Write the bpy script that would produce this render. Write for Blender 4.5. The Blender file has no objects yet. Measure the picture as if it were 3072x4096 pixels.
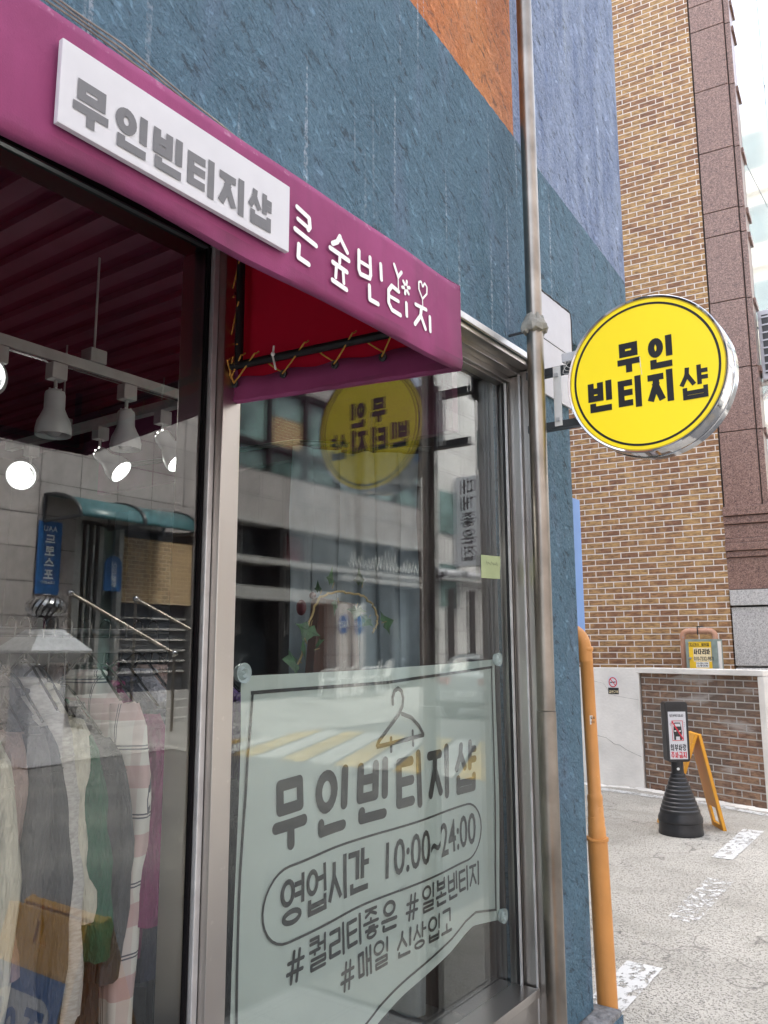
import bpy, bmesh, math, random
from mathutils import Vector, Matrix
R=math.radians
random.seed(7)
SC=bpy.context.scene; COL=SC.collection
# ---------------------------------------------------------------- camera, sky, sun, exposure
PSI=R(35.7); TH=R(9.46); ROLL=R(0.2)
fw=Vector((-math.sin(PSI)*math.cos(TH), math.cos(PSI)*math.cos(TH), math.sin(TH)))
rt0=Vector((math.cos(PSI), math.sin(PSI),0)); up0=rt0.cross(fw)
rt=rt0*math.cos(ROLL)-up0*math.sin(ROLL); up=rt0*math.sin(ROLL)+up0*math.cos(ROLL)
cd=bpy.data.cameras.new('camera'); cam=bpy.data.objects.new('camera',cd); COL.objects.link(cam)
cd.sensor_fit='VERTICAL'; cd.sensor_height=24.0; cd.lens=24*3313/4096; cd.clip_start=.02; cd.clip_end=500
M=Matrix((rt,up,-fw)).transposed().to_4x4(); M.translation=Vector((1.4,0,1.65)); cam.matrix_world=M
SC.camera=cam
SC.view_settings.view_transform='Standard'; SC.view_settings.look='None'; SC.view_settings.exposure=2.65
SC.view_settings.gamma=1
SUN_EL=R(58); SUN_AZ=R(272)   # compass azimuth measured from +Y towards +X
w=bpy.data.worlds.new('World'); SC.world=w; w.use_nodes=True
nt=w.node_tree; bg=nt.nodes['Background']; sky=nt.nodes.new('ShaderNodeTexSky'); sky.sky_type='NISHITA'
sky.sun_disc=False; sky.sun_elevation=SUN_EL; sky.sun_rotation=SUN_AZ; sky.air_density=1.0; sky.dust_density=4.0; sky.ozone_density=.6
hs=nt.nodes.new('ShaderNodeHueSaturation'); hs.inputs['Saturation'].default_value=.45; nt.links.new(sky.outputs[0],hs.inputs['Color']); nt.links.new(hs.outputs[0],bg.inputs[0]); bg.inputs[1].default_value=.15
sl=bpy.data.lights.new('sun','SUN'); sl.energy=1.2; sl.angle=R(10); sl.color=(1,.95,.87)
so=bpy.data.objects.new('sun',sl); COL.objects.link(so)
sd=Vector((math.sin(SUN_AZ)*math.cos(SUN_EL), math.cos(SUN_AZ)*math.cos(SUN_EL), math.sin(SUN_EL)))
so.rotation_euler=sd.to_track_quat('Z','Y').to_euler(); so.location=(3,-3,12)
SC.cycles.max_bounces=10; SC.cycles.transparent_max_bounces=24; SC.cycles.glossy_bounces=6; SC.cycles.sample_clamp_indirect=6

# ---------------------------------------------------------------- materials
class N:
    def __init__(s,name):
        s.m=bpy.data.materials.new(name); s.m.use_nodes=True; s.t=s.m.node_tree; s.b=s.t.nodes['Principled BSDF']
        g=s.t.nodes.new('ShaderNodeNewGeometry'); s.pos=g.outputs['Position']; s.nor=g.outputs['Normal']
    def n(s,typ,**k):
        x=s.t.nodes.new('ShaderNode'+typ)
        for a,v in k.items():
            if a.startswith('i_'): x.inputs[int(a[2:])].default_value=v
            else: setattr(x,a,v)
        return x
    def l(s,a,b): s.t.links.new(a,b)
    def noise(s,scale,detail=4,vec=None,scl=None,rough=.5,rot=None):
        v=vec or s.pos
        if scl or rot:
            mp=s.n('Mapping')
            if scl: mp.inputs['Scale'].default_value=scl
            if rot: mp.inputs['Rotation'].default_value=rot
            s.l(v,mp.inputs[0]); v=mp.outputs[0]
        x=s.n('TexNoise'); x.inputs['Scale'].default_value=scale; x.inputs['Detail'].default_value=detail; x.inputs['Roughness'].default_value=rough
        s.l(v,x.inputs['Vector']); return x.outputs[0]
    def ramp(s,f,stops):
        x=s.n('ValToRGB'); e=x.color_ramp.elements
        while len(e)<len(stops): e.new(.5)
        for i,(p,c) in enumerate(stops):
            e[i].position=p; e[i].color=(c,c,c,1) if isinstance(c,(int,float)) else (*c,1)
        s.l(f,x.inputs[0]); return x.outputs[0]
    def mix(s,f,a,b,mode='MIX'):
        x=s.n('Mix',data_type='RGBA',blend_type=mode)
        for sock,v in ((x.inputs[0],f),(x.inputs[6],a),(x.inputs[7],b)):
            if isinstance(v,(int,float)): sock.default_value=v
            elif isinstance(v,tuple): sock.default_value=(*v,1)
            else: s.l(v,sock)
        return x.outputs[2]
    def math(s,op,a,b=0.,c=None):
        x=s.n('Math',operation=op)
        for i,v in enumerate((a,b,c)):
            if v is None: continue
            if isinstance(v,(int,float)): x.inputs[i].default_value=v
            else: s.l(v,x.inputs[i])
        return x.outputs[0]
    def sep(s): 
        x=s.n('SeparateXYZ'); s.l(s.pos,x.inputs[0]); return x.outputs
    def comb(s,a,b,c=0.):
        x=s.n('CombineXYZ')
        for i,v in enumerate((a,b,c)):
            if isinstance(v,(int,float)): x.inputs[i].default_value=v
            else: s.l(v,x.inputs[i])
        return x.outputs[0]
    def bump(s,h,strength=.3,dist=.01,prev=None):
        x=s.n('Bump'); x.inputs['Strength'].default_value=strength; x.inputs['Distance'].default_value=dist
        s.l(h,x.inputs['Height'])
        if prev: s.l(prev,x.inputs['Normal'])
        s.l(x.outputs[0],s.b.inputs['Normal']); return x.outputs[0]
    def set(s,col=None,rough=.6,metal=0.,**k):
        for nm,v in dict(Base_Color=col,Roughness=rough,Metallic=metal,**k).items():
            if v is None: continue
            sock=s.b.inputs[nm.replace('_',' ')]
            if isinstance(v,(int,float)): sock.default_value=v
            elif isinstance(v,tuple): sock.default_value=(*v,1)
            else: s.l(v,sock)
        return s.m
def simple(name,col,rough=.6,metal=0.,var=.12,scale=14,bs=.15,bd=.003,bscale=120,**k):
    n=N(name); f=n.noise(scale,5); d=tuple(c*(1-var*1.6) for c in col); e=tuple(min(1,c*(1+var)) for c in col)
    n.set(n.ramp(f,[(.3,d),(.7,e)]),rough,metal,**k)
    if bs: n.bump(n.noise(bscale,3),bs,bd)
    return n.m
def flat(name,col,rough=.6,metal=0.,**k):
    return simple(name,col,rough,metal,var=.04,scale=30,bs=0,**k)
def stucco():
    n=N('painted_stucco'); p=n.sep(); yy=p[1]; zz=p[2]
    dg=n.math('ADD',n.math('MULTIPLY',yy,.62),n.math('MULTIPLY',zz,.78)); dp=n.math('SUBTRACT',n.math('MULTIPLY',yy,.78),n.math('MULTIPLY',zz,.62))
    wp=n.noise(3.1,4)
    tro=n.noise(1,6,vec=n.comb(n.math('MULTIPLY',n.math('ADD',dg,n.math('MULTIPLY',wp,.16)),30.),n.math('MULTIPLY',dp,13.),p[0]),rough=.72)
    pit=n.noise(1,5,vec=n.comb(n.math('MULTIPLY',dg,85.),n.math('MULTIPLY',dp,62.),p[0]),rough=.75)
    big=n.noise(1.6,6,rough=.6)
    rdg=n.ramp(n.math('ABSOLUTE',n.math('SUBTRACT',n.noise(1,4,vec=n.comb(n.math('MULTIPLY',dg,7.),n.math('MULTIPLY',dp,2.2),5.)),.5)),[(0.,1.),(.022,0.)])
    f=n.ramp(n.noise(2.2,6),[(.35,0.),(.65,1.)]); ridge_lit_wear=n.ramp(pit,[(.47,0.),(.62,1.)]); pit_shade=n.math('MAXIMUM',n.ramp(tro,[(.37,1.),(.45,0.)]),n.ramp(pit,[(.34,.8),(.43,0.)]))
    teal=n.mix(f,(.088,.195,.275),(.125,.25,.345)); teal=n.mix(n.ramp(n.noise(7,6,scl=(1,1,.3)),[(.52,0.),(.74,.5)]),teal,(.20,.28,.42))
    org=n.mix(f,(.74,.22,.045),(.82,.30,.09)); org=n.mix(n.ramp(n.noise(6,6,scl=(1,1,.3)),[(.5,0.),(.75,.45)]),org,(.62,.34,.22))
    blu=n.mix(n.ramp(n.noise(7,7,scl=(1,1,.22),rough=.65),[(.36,0.),(.62,1.)]),(.19,.27,.48),(.42,.52,.72))
    zl=n.math('GREATER_THAN',n.math('ADD',n.math('ADD',zz,n.math('MULTIPLY',n.noise(40,2),.012)),n.math('MULTIPLY',n.math('SUBTRACT',yy,2.1),.125)),3.872)
    yl=n.math('GREATER_THAN',yy,2.885); c=n.mix(zl,teal,n.mix(yl,org,blu))
    v=n.n('TexVoronoi'); v.inputs['Scale'].default_value=1.9; n.l(n.pos,v.inputs['Vector'])
    patch=n.math('MULTIPLY',n.ramp(n.math('ADD',v.outputs['Distance'],n.math('MULTIPLY',n.noise(16,6,rough=.7),.26)),[(.17,1.),(.235,0.)]),.5)
    c=n.mix(n.math('MULTIPLY',patch,n.math('SUBTRACT',1.,zl)),c,(.22,.28,.44))
    c=n.mix(n.math('MULTIPLY',ridge_lit_wear,.65),c,n.mix(.42,c,n.mix(zl,(.27,.44,.56),n.mix(yl,(.95,.52,.26),(.62,.70,.85))))); c=n.mix(n.math('MULTIPLY',pit_shade,.8),c,n.mix(.75,c,(.012,.02,.028)))  # relief shading put into the colour: worn ridges lightened, pits darkened
    st=n.noise(1,1,vec=n.comb(n.math('MULTIPLY',yy,34.),n.math('MULTIPLY',zz,.55),p[0])); st2=n.noise(1,4,vec=n.comb(n.math('MULTIPLY',yy,6.),n.math('MULTIPLY',zz,1.6),3.))
    drip=n.math('MULTIPLY',n.ramp(st,[(.64,0.),(.66,1.)]),n.math('MULTIPLY',n.ramp(n.noise(70,3,rough=.7),[(.43,0.),(.60,1.)]),n.ramp(st2,[(.40,0.),(.55,1.)])))
    c=n.mix(n.math('MULTIPLY',drip,n.ramp(n.math('MULTIPLY',zz,.2),[(.44,0.),(.60,.8)])),c,(.55,.64,.74))
    sc=n.math('MULTIPLY',n.ramp(n.noise(11,6,rough=.75),[(.66,0.),(.71,1.)]),n.math('MULTIPLY',n.ramp(n.noise(1.3,3),[(.48,0.),(.6,1.)]),.4)); c=n.mix(sc,c,(.50,.56,.66))
    n.set(c,.66)
    pv=n.bump(n.math('ADD',n.math('MULTIPLY',big,1.),n.math('MULTIPLY',rdg,.25)),.7,.10); pv=n.bump(n.ramp(tro,[(.30,0.),(.60,1.)]),1.,.022,pv); n.bump(pit,1.,.010,pv); return n.m
def wood(name,c1,c2):
    n=N(name); f=n.noise(12,6,scl=(1,6,.3),rough=.7); n.set(n.ramp(f,[(.3,c1),(.7,c2)]),.5); n.bump(f,.3,.004); return n.m
def steel(name,col=(.50,.475,.45),rough=.30,vert=True):
    n=N(name); sc=(1,1,.012) if vert else (1,.012,1)
    f=n.noise(330,2,scl=sc,rough=.6); g=n.noise(2.2,5,scl=(1,1,.5)); sp=n.ramp(n.noise(35,5),[(.68,0.),(.72,1.)])
    c=n.mix(n.ramp(g,[(.35,0.),(.75,.45)]),col,tuple(x*.74 for x in col)); c=n.mix(n.math('MULTIPLY',sp,.35),c,(.62,.60,.56))
    n.set(c,n.math('ADD',n.math('ADD',n.math('MULTIPLY',f,.10),n.math('MULTIPLY',g,.12)),rough-.1),1.0); n.bump(f,.03,.0005); return n.m
def brickmat(name,cols,mortar,ax,bw,bh,ms,off=(0,0),dirt=0.):
    n=N(name); p=n.sep()
    u=n.math('ADD',n.math('ADD',n.math('MULTIPLY',p[0],ax[0]),n.math('MULTIPLY',p[1],ax[1])),off[0]); v=n.math('ADD',p[2],off[1])
    vec=n.comb(u,v)
    b=n.n('TexBrick'); n.l(vec,b.inputs['Vector']); b.offset=.5; b.squash=1.
    for k_,v_ in (('Scale',1.),('Mortar Size',ms),('Mortar Smooth',.15),('Bias',0.),('Brick Width',bw),('Row Height',bh)): b.inputs[k_].default_value=v_
    b.inputs['Color1'].default_value=(0,0,0,1); b.inputs['Color2'].default_value=(1,1,1,1); b.inputs['Mortar'].default_value=(.5,.5,.5,1)
    tint=n.ramp(b.outputs['Color'],cols)
    rk=n.noise(1,5,vec=n.comb(n.math('MULTIPLY',u,11.),n.math('MULTIPLY',v,42.),p[1]),rough=.7)
    tint=n.mix(n.ramp(rk,[(.38,.75),(.6,0.)]),tint,tuple(c*.45 for c in cols[0][1]),'MIX')
    tint=n.mix(n.ramp(n.noise(9,4),[(.5,0.),(.75,.55)]),tint,tuple(min(1,c*1.25) for c in cols[-1][1]))
    if dirt:
        lowz=n.math('MULTIPLY',n.ramp(n.noise(1.7,5),[(.4,0.),(.7,1.)]),dirt)
        tint=n.mix(lowz,tint,(.10,.085,.07)); ef=n.ramp(n.noise(2.2,7,scl=(.5,.5,2.)),[(.60,0.),(.66,.55)]); tint=n.mix(ef,tint,(.5,.47,.43))
    mo=n.mix(n.ramp(n.noise(6,5),[(.3,0.),(.8,.35)]),mortar,tuple(c*.6 for c in mortar))
    c=n.mix(b.outputs['Fac'],tint,mo); n.set(c,.8)
    h=n.math('ADD',n.math('MULTIPLY',n.math('SUBTRACT',1.,b.outputs['Fac']),1.),n.math('MULTIPLY',rk,.7)); n.bump(h,.9,.018); return n.m
def granite(name,cols,scale=130,rough=.35,joint=None):
    n=N(name); v=n.n('TexVoronoi'); v.inputs['Scale'].default_value=scale; n.l(n.pos,v.inputs['Vector'])
    f=n.math('ADD',n.math('MULTIPLY',v.outputs['Color'],.6),n.math('MULTIPLY',n.noise(scale*.35,4),.5))
    c=n.ramp(f,cols); n.set(c,rough); return n.m
def tile(name,col,jt,w,h,ox=0,oz=0,axis=1,stain=.35,js=.012):
    n=N(name); p=n.sep(); b=n.n('TexBrick'); b.offset=0.
    n.l(n.comb(n.math('ADD',p[axis],ox),n.math('ADD',p[2],oz) if axis<2 or True else p[0]),b.inputs['Vector'])
    for k_,v_ in (('Scale',1.),('Mortar Size',js),('Mortar Smooth',.1),('Bias',0.),('Brick Width',w),('Row Height',h)): b.inputs[k_].default_value=v_
    b.inputs['Color1'].default_value=(*tuple(c*.86 for c in col),1); b.inputs['Color2'].default_value=(*tuple(min(1,c*1.1) for c in col),1); b.inputs['Mortar'].default_value=(*jt,1)
    c=n.mix(n.ramp(n.noise(2.3,6,scl=(1,1,.5)),[(.5,0.),(.72,stain)]),b.outputs['Color'],tuple(x*.4 for x in col))
    n.set(c,.6); n.bump(n.math('SUBTRACT',1.,b.outputs['Fac']),.4,.01); return n.m
def glass(name,tint=(1,1,1),ior=1.5,k=1.0,rough=0.):
    n=N(name); t=n.n('BsdfTransparent'); t.inputs[0].default_value=(*tint,1); g=n.n('BsdfGlossy'); g.inputs['Roughness'].default_value=rough
    g.inputs[0].default_value=(.96,1,.985,1)
    ge=n.n('NewGeometry'); dt=n.n('VectorMath',operation='DOT_PRODUCT'); n.l(ge.outputs['Incoming'],dt.inputs[0]); n.l(ge.outputs['Normal'],dt.inputs[1])
    c_=n.math('ABSOLUTE',dt.outputs['Value']); f0=((ior-1)/(ior+1))**2
    F_=n.math('ADD',n.math('MULTIPLY',n.math('POWER',n.math('SUBTRACT',1.,c_),5.),1-f0),f0)
    f=n.math('MINIMUM',n.math('MULTIPLY',n.math('DIVIDE',n.math('MULTIPLY',F_,2.),n.math('ADD',F_,1.)),k),1.)
    mx=n.n('MixShader'); n.l(f,mx.inputs[0]); n.l(t.outputs[0],mx.inputs[1]); n.l(g.outputs[0],mx.inputs[2])
    o=n.t.nodes['Material Output']; n.l(mx.outputs[0],o.inputs[0]); return n.m
def fabric(name,col,trans=.0,weave=500,var=.1,rough=.85,fold=0):
    n=N(name); f=n.noise(8,5); c=n.ramp(f,[(.3,tuple(x*(1-var) for x in col)),(.7,tuple(min(1,x*(1+var)) for x in col))])
    n.set(c,rough); n.bump(n.noise(weave,2),.25,.0015)
    if fold: n.bump(n.noise(fold*2.2,4,scl=(1,1,.28),rough=.6),1.,.07); n.set(n.mix(n.ramp(n.noise(fold*3,5,scl=(1,1,.2)),[(.42,.0),(.6,.35)]),c,tuple(x*.55 for x in col)),rough)
    if trans:
        tr=n.n('BsdfTranslucent'); n.l(c,tr.inputs[0]); mx=n.n('MixShader'); mx.inputs[0].default_value=trans
        o=n.t.nodes['Material Output']; n.l(n.b.outputs[0],mx.inputs[1]); n.l(tr.outputs[0],mx.inputs[2]); n.l(mx.outputs[0],o.inputs[0])
    return n.m
def awncanvas():
    n=N('plum_awning_canvas'); p=n.sep(); f=n.noise(7,5); c=n.ramp(f,[(.3,(.28,.046,.145)),(.7,(.37,.068,.20))])
    sk=n.noise(1,4,vec=n.comb(n.math('MULTIPLY',p[1],26.),n.math('MULTIPLY',p[2],2.),p[0])); c=n.mix(n.ramp(sk,[(.52,0.),(.72,.35)]),c,(.20,.05,.12))
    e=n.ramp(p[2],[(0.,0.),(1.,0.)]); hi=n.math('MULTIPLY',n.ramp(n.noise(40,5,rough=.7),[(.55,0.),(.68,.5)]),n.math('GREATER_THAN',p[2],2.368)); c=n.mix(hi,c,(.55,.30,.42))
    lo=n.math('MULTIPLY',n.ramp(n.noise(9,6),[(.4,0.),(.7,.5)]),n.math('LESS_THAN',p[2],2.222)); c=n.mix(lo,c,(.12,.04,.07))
    n.set(c,.8); pv=n.bump(n.noise(6,4),.35,.02); n.bump(n.noise(500,2),.25,.0015,pv)
    tr=n.n('BsdfTranslucent'); n.l(c,tr.inputs[0]); mx=n.n('MixShader'); mx.inputs[0].default_value=.2
    o=n.t.nodes['Material Output']; n.l(n.b.outputs[0],mx.inputs[1]); n.l(tr.outputs[0],mx.inputs[2]); n.l(mx.outputs[0],o.inputs[0]); return n.m
def oldpaint(name,col,chip,rust,k=.66):
    n=N(name); c=n.ramp(n.noise(6,5),[(.3,tuple(x*.8 for x in col)),(.7,col)]); c=n.mix(n.ramp(n.noise(28,6,rough=.7),[(k,0.),(k+.03,1.)]),c,chip)
    c=n.mix(n.ramp(n.noise(1,4,vec=n.comb(n.math('MULTIPLY',n.sep()[0],60.),n.math('MULTIPLY',n.sep()[2],2.5),n.math('MULTIPLY',n.sep()[1],60.))),[(.55,0.),(.75,.4)]),c,rust); n.set(c,.5); n.bump(n.noise(35,5),.35,.004); return n.m
def emit(name,col,st):
    n=N(name); n.set(col,.5); n.b.inputs['Emission Color'].default_value=(*col,1); n.b.inputs['Emission Strength'].default_value=st; return n.m
def ground_concrete():
    n=N('rough_concrete'); a=n.ramp(n.noise(90,3,rough=.6),[(.36,0.),(.47,1.)]); big=n.noise(.9,5)
    base=n.mix(n.ramp(big,[(.35,0.),(.7,1.)]),(.37,.35,.305),(.48,.455,.40))
    v=n.n('TexVoronoi'); v.inputs['Scale'].default_value=75; n.l(n.pos,v.inputs['Vector'])
    c=n.mix(a,(.19,.18,.16),base); c=n.mix(n.ramp(v.outputs['Distance'],[(.12,.4),(.22,0.)]),c,(.46,.44,.39))
    c=n.mix(n.ramp(n.noise(2.6,7),[(.52,0.),(.68,.45)]),c,(.25,.24,.20)); ck=n.n('TexVoronoi',feature='DISTANCE_TO_EDGE'); ck.inputs['Scale'].default_value=.55; mp=n.n('VectorMath',operation='ADD'); nz=n.n('TexNoise'); nz.inputs['Scale'].default_value=3.; n.l(n.pos,nz.inputs['Vector']); n.l(n.pos,mp.inputs[0]); n.l(nz.outputs['Color'],mp.inputs[1]); n.l(mp.outputs[0],ck.inputs['Vector']); c=n.mix(n.ramp(ck.outputs['Distance'],[(.002,.6),(.006,0.)]),c,(.09,.085,.075))
    n.set(c,.85); n.bump(n.math('ADD',n.noise(110,4),a),.7,.006); return n.m
def asphalt():
    n=N('asphalt'); c=n.mix(n.ramp(n.noise(150,3),[(.4,0.),(.65,1.)]),(.075,.075,.077),(.16,.158,.152)); c=n.mix(n.ramp(n.noise(1.2,6),[(.45,0.),(.65,.5)]),c,(.20,.195,.18)); n.set(c,.85); n.bump(n.noise(140,3),.5,.006); return n.m
def wornpaint(name,col,under=(.3,.3,.28),k=.5,scl=(1,1,1)):
    n=N(name); f=n.noise(22,6,rough=.75,scl=scl); g=n.ramp(f,[(k-.03,0.),(k+.03,1.)]); t=n.n('BsdfTransparent'); mx=n.n('MixShader')
    n.set(col,.7); o=n.t.nodes['Material Output']; n.l(g,mx.inputs[0]); n.l(t.outputs[0],mx.inputs[1]); n.l(n.b.outputs[0],mx.inputs[2]); n.l(mx.outputs[0],o.inputs[0]); return n.m
def plaid():
    n=N('pink_plaid_cloth'); p=n.sep(); z=n.math('FRACT',n.math('MULTIPLY',p[2],6.2)); x=n.math('FRACT',n.math('MULTIPLY',n.math('ADD',p[0],n.math('MULTIPLY',p[1],.6)),9.))
    band=n.math('MULTIPLY',n.math('GREATER_THAN',z,.15),n.math('LESS_THAN',z,.48)); vb=n.math('MULTIPLY',n.math('GREATER_THAN',x,.1),n.math('LESS_THAN',x,.35))
    c=n.mix(n.math('MULTIPLY',vb,.55),(.50,.49,.455),(.43,.33,.315)); c=n.mix(n.math('MULTIPLY',band,.75),c,(.39,.235,.23))
    def lines(t,a): 
        return n.math('MAXIMUM',n.math('LESS_THAN',n.math('ABSOLUTE',n.math('SUBTRACT',t,a)),.012),n.math('LESS_THAN',n.math('ABSOLUTE',n.math('SUBTRACT',t,a+.05)),.012))
    c=n.mix(n.math('MAXIMUM',lines(z,.72),lines(x,.62)),c,(.05,.05,.07)); n.set(c,.85); n.bump(n.noise(400,2),.2,.001); return n.m
def heather(name,col):
    n=N(name); f=n.noise(60,4,scl=(1,1,3)); n.set(n.ramp(f,[(.35,tuple(c*.72 for c in col)),(.65,col)]),.9); n.bump(n.noise(350,2),.3,.002); return n.m

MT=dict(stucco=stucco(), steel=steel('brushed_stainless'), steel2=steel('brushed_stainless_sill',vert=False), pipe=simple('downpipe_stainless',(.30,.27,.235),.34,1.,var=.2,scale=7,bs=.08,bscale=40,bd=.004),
 chrome=simple('polished_chrome',(.50,.50,.51),.08,1.,var=.05,bs=0), black=flat('black_rubber',(.012,.012,.013),.5), darkmetal=simple('dark_painted_metal',(.045,.05,.055),.4),
 awn=awncanvas(), awnin=fabric('crimson_awning_lining',(.66,.005,.045),.55,var=.06), rod=flat('black_awning_rod',(.004,.004,.005),.5),
 lace=simple('amber_lacing_cord',(.50,.25,.04),.7,bscale=600,bs=.6), white=simple('white_board',(.60,.60,.62),.45,var=.03,bs=0), greytxt=flat('grey_letter_film',(.14,.14,.145),.55), whitetxt=flat('white_letter_film',(.85,.85,.82),.5),
 yellow=simple('yellow_sign_face',(.86,.68,.018),.35,var=.02,scale=3,bs=0,Emission_Color=(.90,.68,.01),Emission_Strength=.05), blacktxt=flat('black_letter_film',(.015,.015,.017),.4), 
 glassR=glass('window_glass',(.97,.985,.98),1.5,.68), glassL=glass('shop_glass',(.96,.98,.975),1.5,1.5),
 brick=brickmat('ochre_face_brick',[(0.,(.23,.11,.06)),(.35,(.33,.17,.075)),(.65,(.40,.23,.095)),(1.,(.47,.285,.115))],(.74,.67,.60),(.9956,.094),.232,.0775,.0065,(.05,.02)),
 brickd=brickmat('weathered_brown_brick',[(0.,(.17,.095,.062)),(.5,(.27,.15,.095)),(1.,(.35,.215,.13))],(.42,.40,.37),(.94,-.34),.225,.077,.007,(.1,.0),.7),
 redgran=granite('red_granite',[(.25,(.055,.034,.028)),(.5,(.185,.10,.075)),(.8,(.33,.205,.16))],110), greygran=granite('grey_granite',[(.25,(.22,.21,.20)),(.5,(.40,.38,.36)),(.8,(.55,.53,.50))],110,.6),
 joint=flat('dark_joint',(.03,.025,.022),.8), plaster=simple('white_wall_paint',(.70,.67,.62),.8,var=.10,scale=3,bs=.4,bscale=30,bd=.01), orange=oldpaint('orange_pipe_paint',(.64,.285,.075),(.72,.40,.18),(.36,.16,.05)),
 salmon=oldpaint('faded_salmon_pipe_paint',(.52,.27,.17),(.30,.30,.30),(.25,.12,.07),.62), boxgreen=simple('grey_green_metal',(.22,.27,.24),.5), boxyel=flat('yellow_panel',(.75,.48,.02),.5), paper=flat('cream_paper',(.72,.60,.36),.7), paperw=flat('white_paper',(.75,.74,.70),.7),
 orpl=simple('orange_plastic',(.72,.33,.02),.42,var=.06,scale=5,bs=.1), blkpl=simple('black_plastic',(.018,.018,.02),.42,var=.2,scale=6,bs=.25,bscale=60), red=flat('red_ink',(.55,.02,.04),.5),
 conc=ground_concrete(), asph=asphalt(), grey=simple('grey_metal_panel',(.52,.52,.55),.5,var=.03), plinth=simple('grey_cement_plinth',(.22,.22,.22),.85,var=.3,scale=18,bs=.8,bscale=40,bd=.02),
 opal=simple('white_lamp_shade',(.36,.38,.38),.35,bs=0,var=.02), bulb=emit('lit_bulb',(1,.97,.92),2.5), track=simple('white_lamp_track',(.30,.30,.29),.4,bs=0), 
 ceil=fabric('burgundy_ceiling_panel',(.085,.014,.042),var=.2), rib=fabric('mauve_ceiling_rib',(.13,.045,.075)), roomwall=simple('dark_room_wall',(.05,.034,.04),.8), floor=simple('shop_floor',(.10,.095,.09),.6),
 banner=fabric('mint_banner_cloth',(.57,.66,.615),.45,var=.02,rough=.6), bantxt=flat('banner_print',(.012,.013,.013),.6), cup=simple('clear_suction_cup',(.42,.50,.50),.15,bs=0),
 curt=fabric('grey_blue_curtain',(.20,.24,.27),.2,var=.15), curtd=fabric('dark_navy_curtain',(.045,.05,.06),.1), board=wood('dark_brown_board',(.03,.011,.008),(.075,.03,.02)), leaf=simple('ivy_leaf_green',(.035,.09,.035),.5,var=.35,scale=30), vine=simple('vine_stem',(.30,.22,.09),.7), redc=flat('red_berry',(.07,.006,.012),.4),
 rail=simple('black_rail_metal',(.02,.02,.022),.3,.5), wire=simple('hanger_wire',(.12,.11,.105),.25,1.,bs=0),
 note=simple('green_sticky_note',(.40,.47,.25),.7,var=.04), tealc=simple('teal_canopy_sheet',(.05,.14,.155),.3,var=.12,bs=0), bluesign=flat('blue_sign_panel',(.025,.13,.36),.4),
 tileA=tile('grey_stone_tile',(.36,.33,.32),(.10,.09,.09),.85,.62,oz=.2), tileB=tile('pale_stone_tile',(.62,.60,.59),(.2,.19,.19),1.1,.75), dglass=simple('dark_window_glass',(.02,.025,.03),.05,bs=0,Specular_IOR_Level=.9), tglass=simple('pale_teal_window_glass',(.18,.27,.26),.08,bs=0,var=.4,scale=1.2),
 frame=flat('dark_window_frame',(.03,.028,.028),.4), beam=simple('stone_beam',(.38,.37,.36),.6), wbrick=brickmat('tan_brick_reflection',[(0.,(.30,.17,.07)),(.5,(.46,.30,.13)),(1.,(.55,.38,.18))],(.65,.55,.42),(0.,1.),.2,.085,.008), door=simple('silver_door_frame',(.42,.42,.41),.35,.6,bs=0),
 wpl=simple('white_chair_plastic',(.82,.82,.80),.35,bs=0,var=.03), carp=simple('silver_car_paint',(.50,.53,.54),.25,.6,bs=0,var=.03), tyre=flat('tyre_rubber',(.015,.015,.015),.8), plate=flat('licence_plate_white',(.78,.78,.75),.4), lightred=flat('tail_light_red',(.4,.02,.02),.2),
 wpaint=wornpaint('worn_white_road_paint',(.58,.58,.56),k=.45,scl=(1,.6,1)), wpaint2=wornpaint('very_worn_white_road_paint',(.60,.60,.58),k=.535,scl=(1,.8,1)), wfull=simple('white_road_paint',(.46,.455,.43),.8,var=.25,scale=5), yfull=simple('yellow_road_paint',(.47,.33,.11),.8,var=.25,scale=5), paver=tile('pale_paving_tile',(.50,.49,.46),(.14,.14,.13),.3,.3,js=.006),
 pbx=simple('pale_blue_paint',(.16,.30,.60),.55,var=.06,scale=3), cream=simple('cream_stone',(.70,.64,.52),.7), curtain_wall=simple('sky_mirror_glass',(.75,.80,.82),.1,.6,bs=0,var=.03), seal=simple('grey_sealant',(.30,.29,.25),.7,var=.3,bscale=50,bs=.6,bd=.01), silverpaint=simple('galvanised_strip',(.62,.62,.62),.35,.6))
MT['matblack']=flat('matt_black_frame',(.008,.007,.008),.9,Specular_IOR_Level=.08)
def paver():
    n=N('pale_paving_tile'); b=n.n('TexBrick'); b.offset=0.; n.l(n.pos,b.inputs['Vector'])
    for k_,v_ in (('Scale',1.),('Mortar Size',.004),('Mortar Smooth',.1),('Bias',0.),('Brick Width',.3),('Row Height',.3)): b.inputs[k_].default_value=v_
    b.inputs['Color1'].default_value=(.46,.45,.42,1); b.inputs['Color2'].default_value=(.56,.55,.52,1); b.inputs['Mortar'].default_value=(.13,.13,.12,1)
    n.set(b.outputs['Color'],.8); return n.m
MT['paver']=paver()

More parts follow.
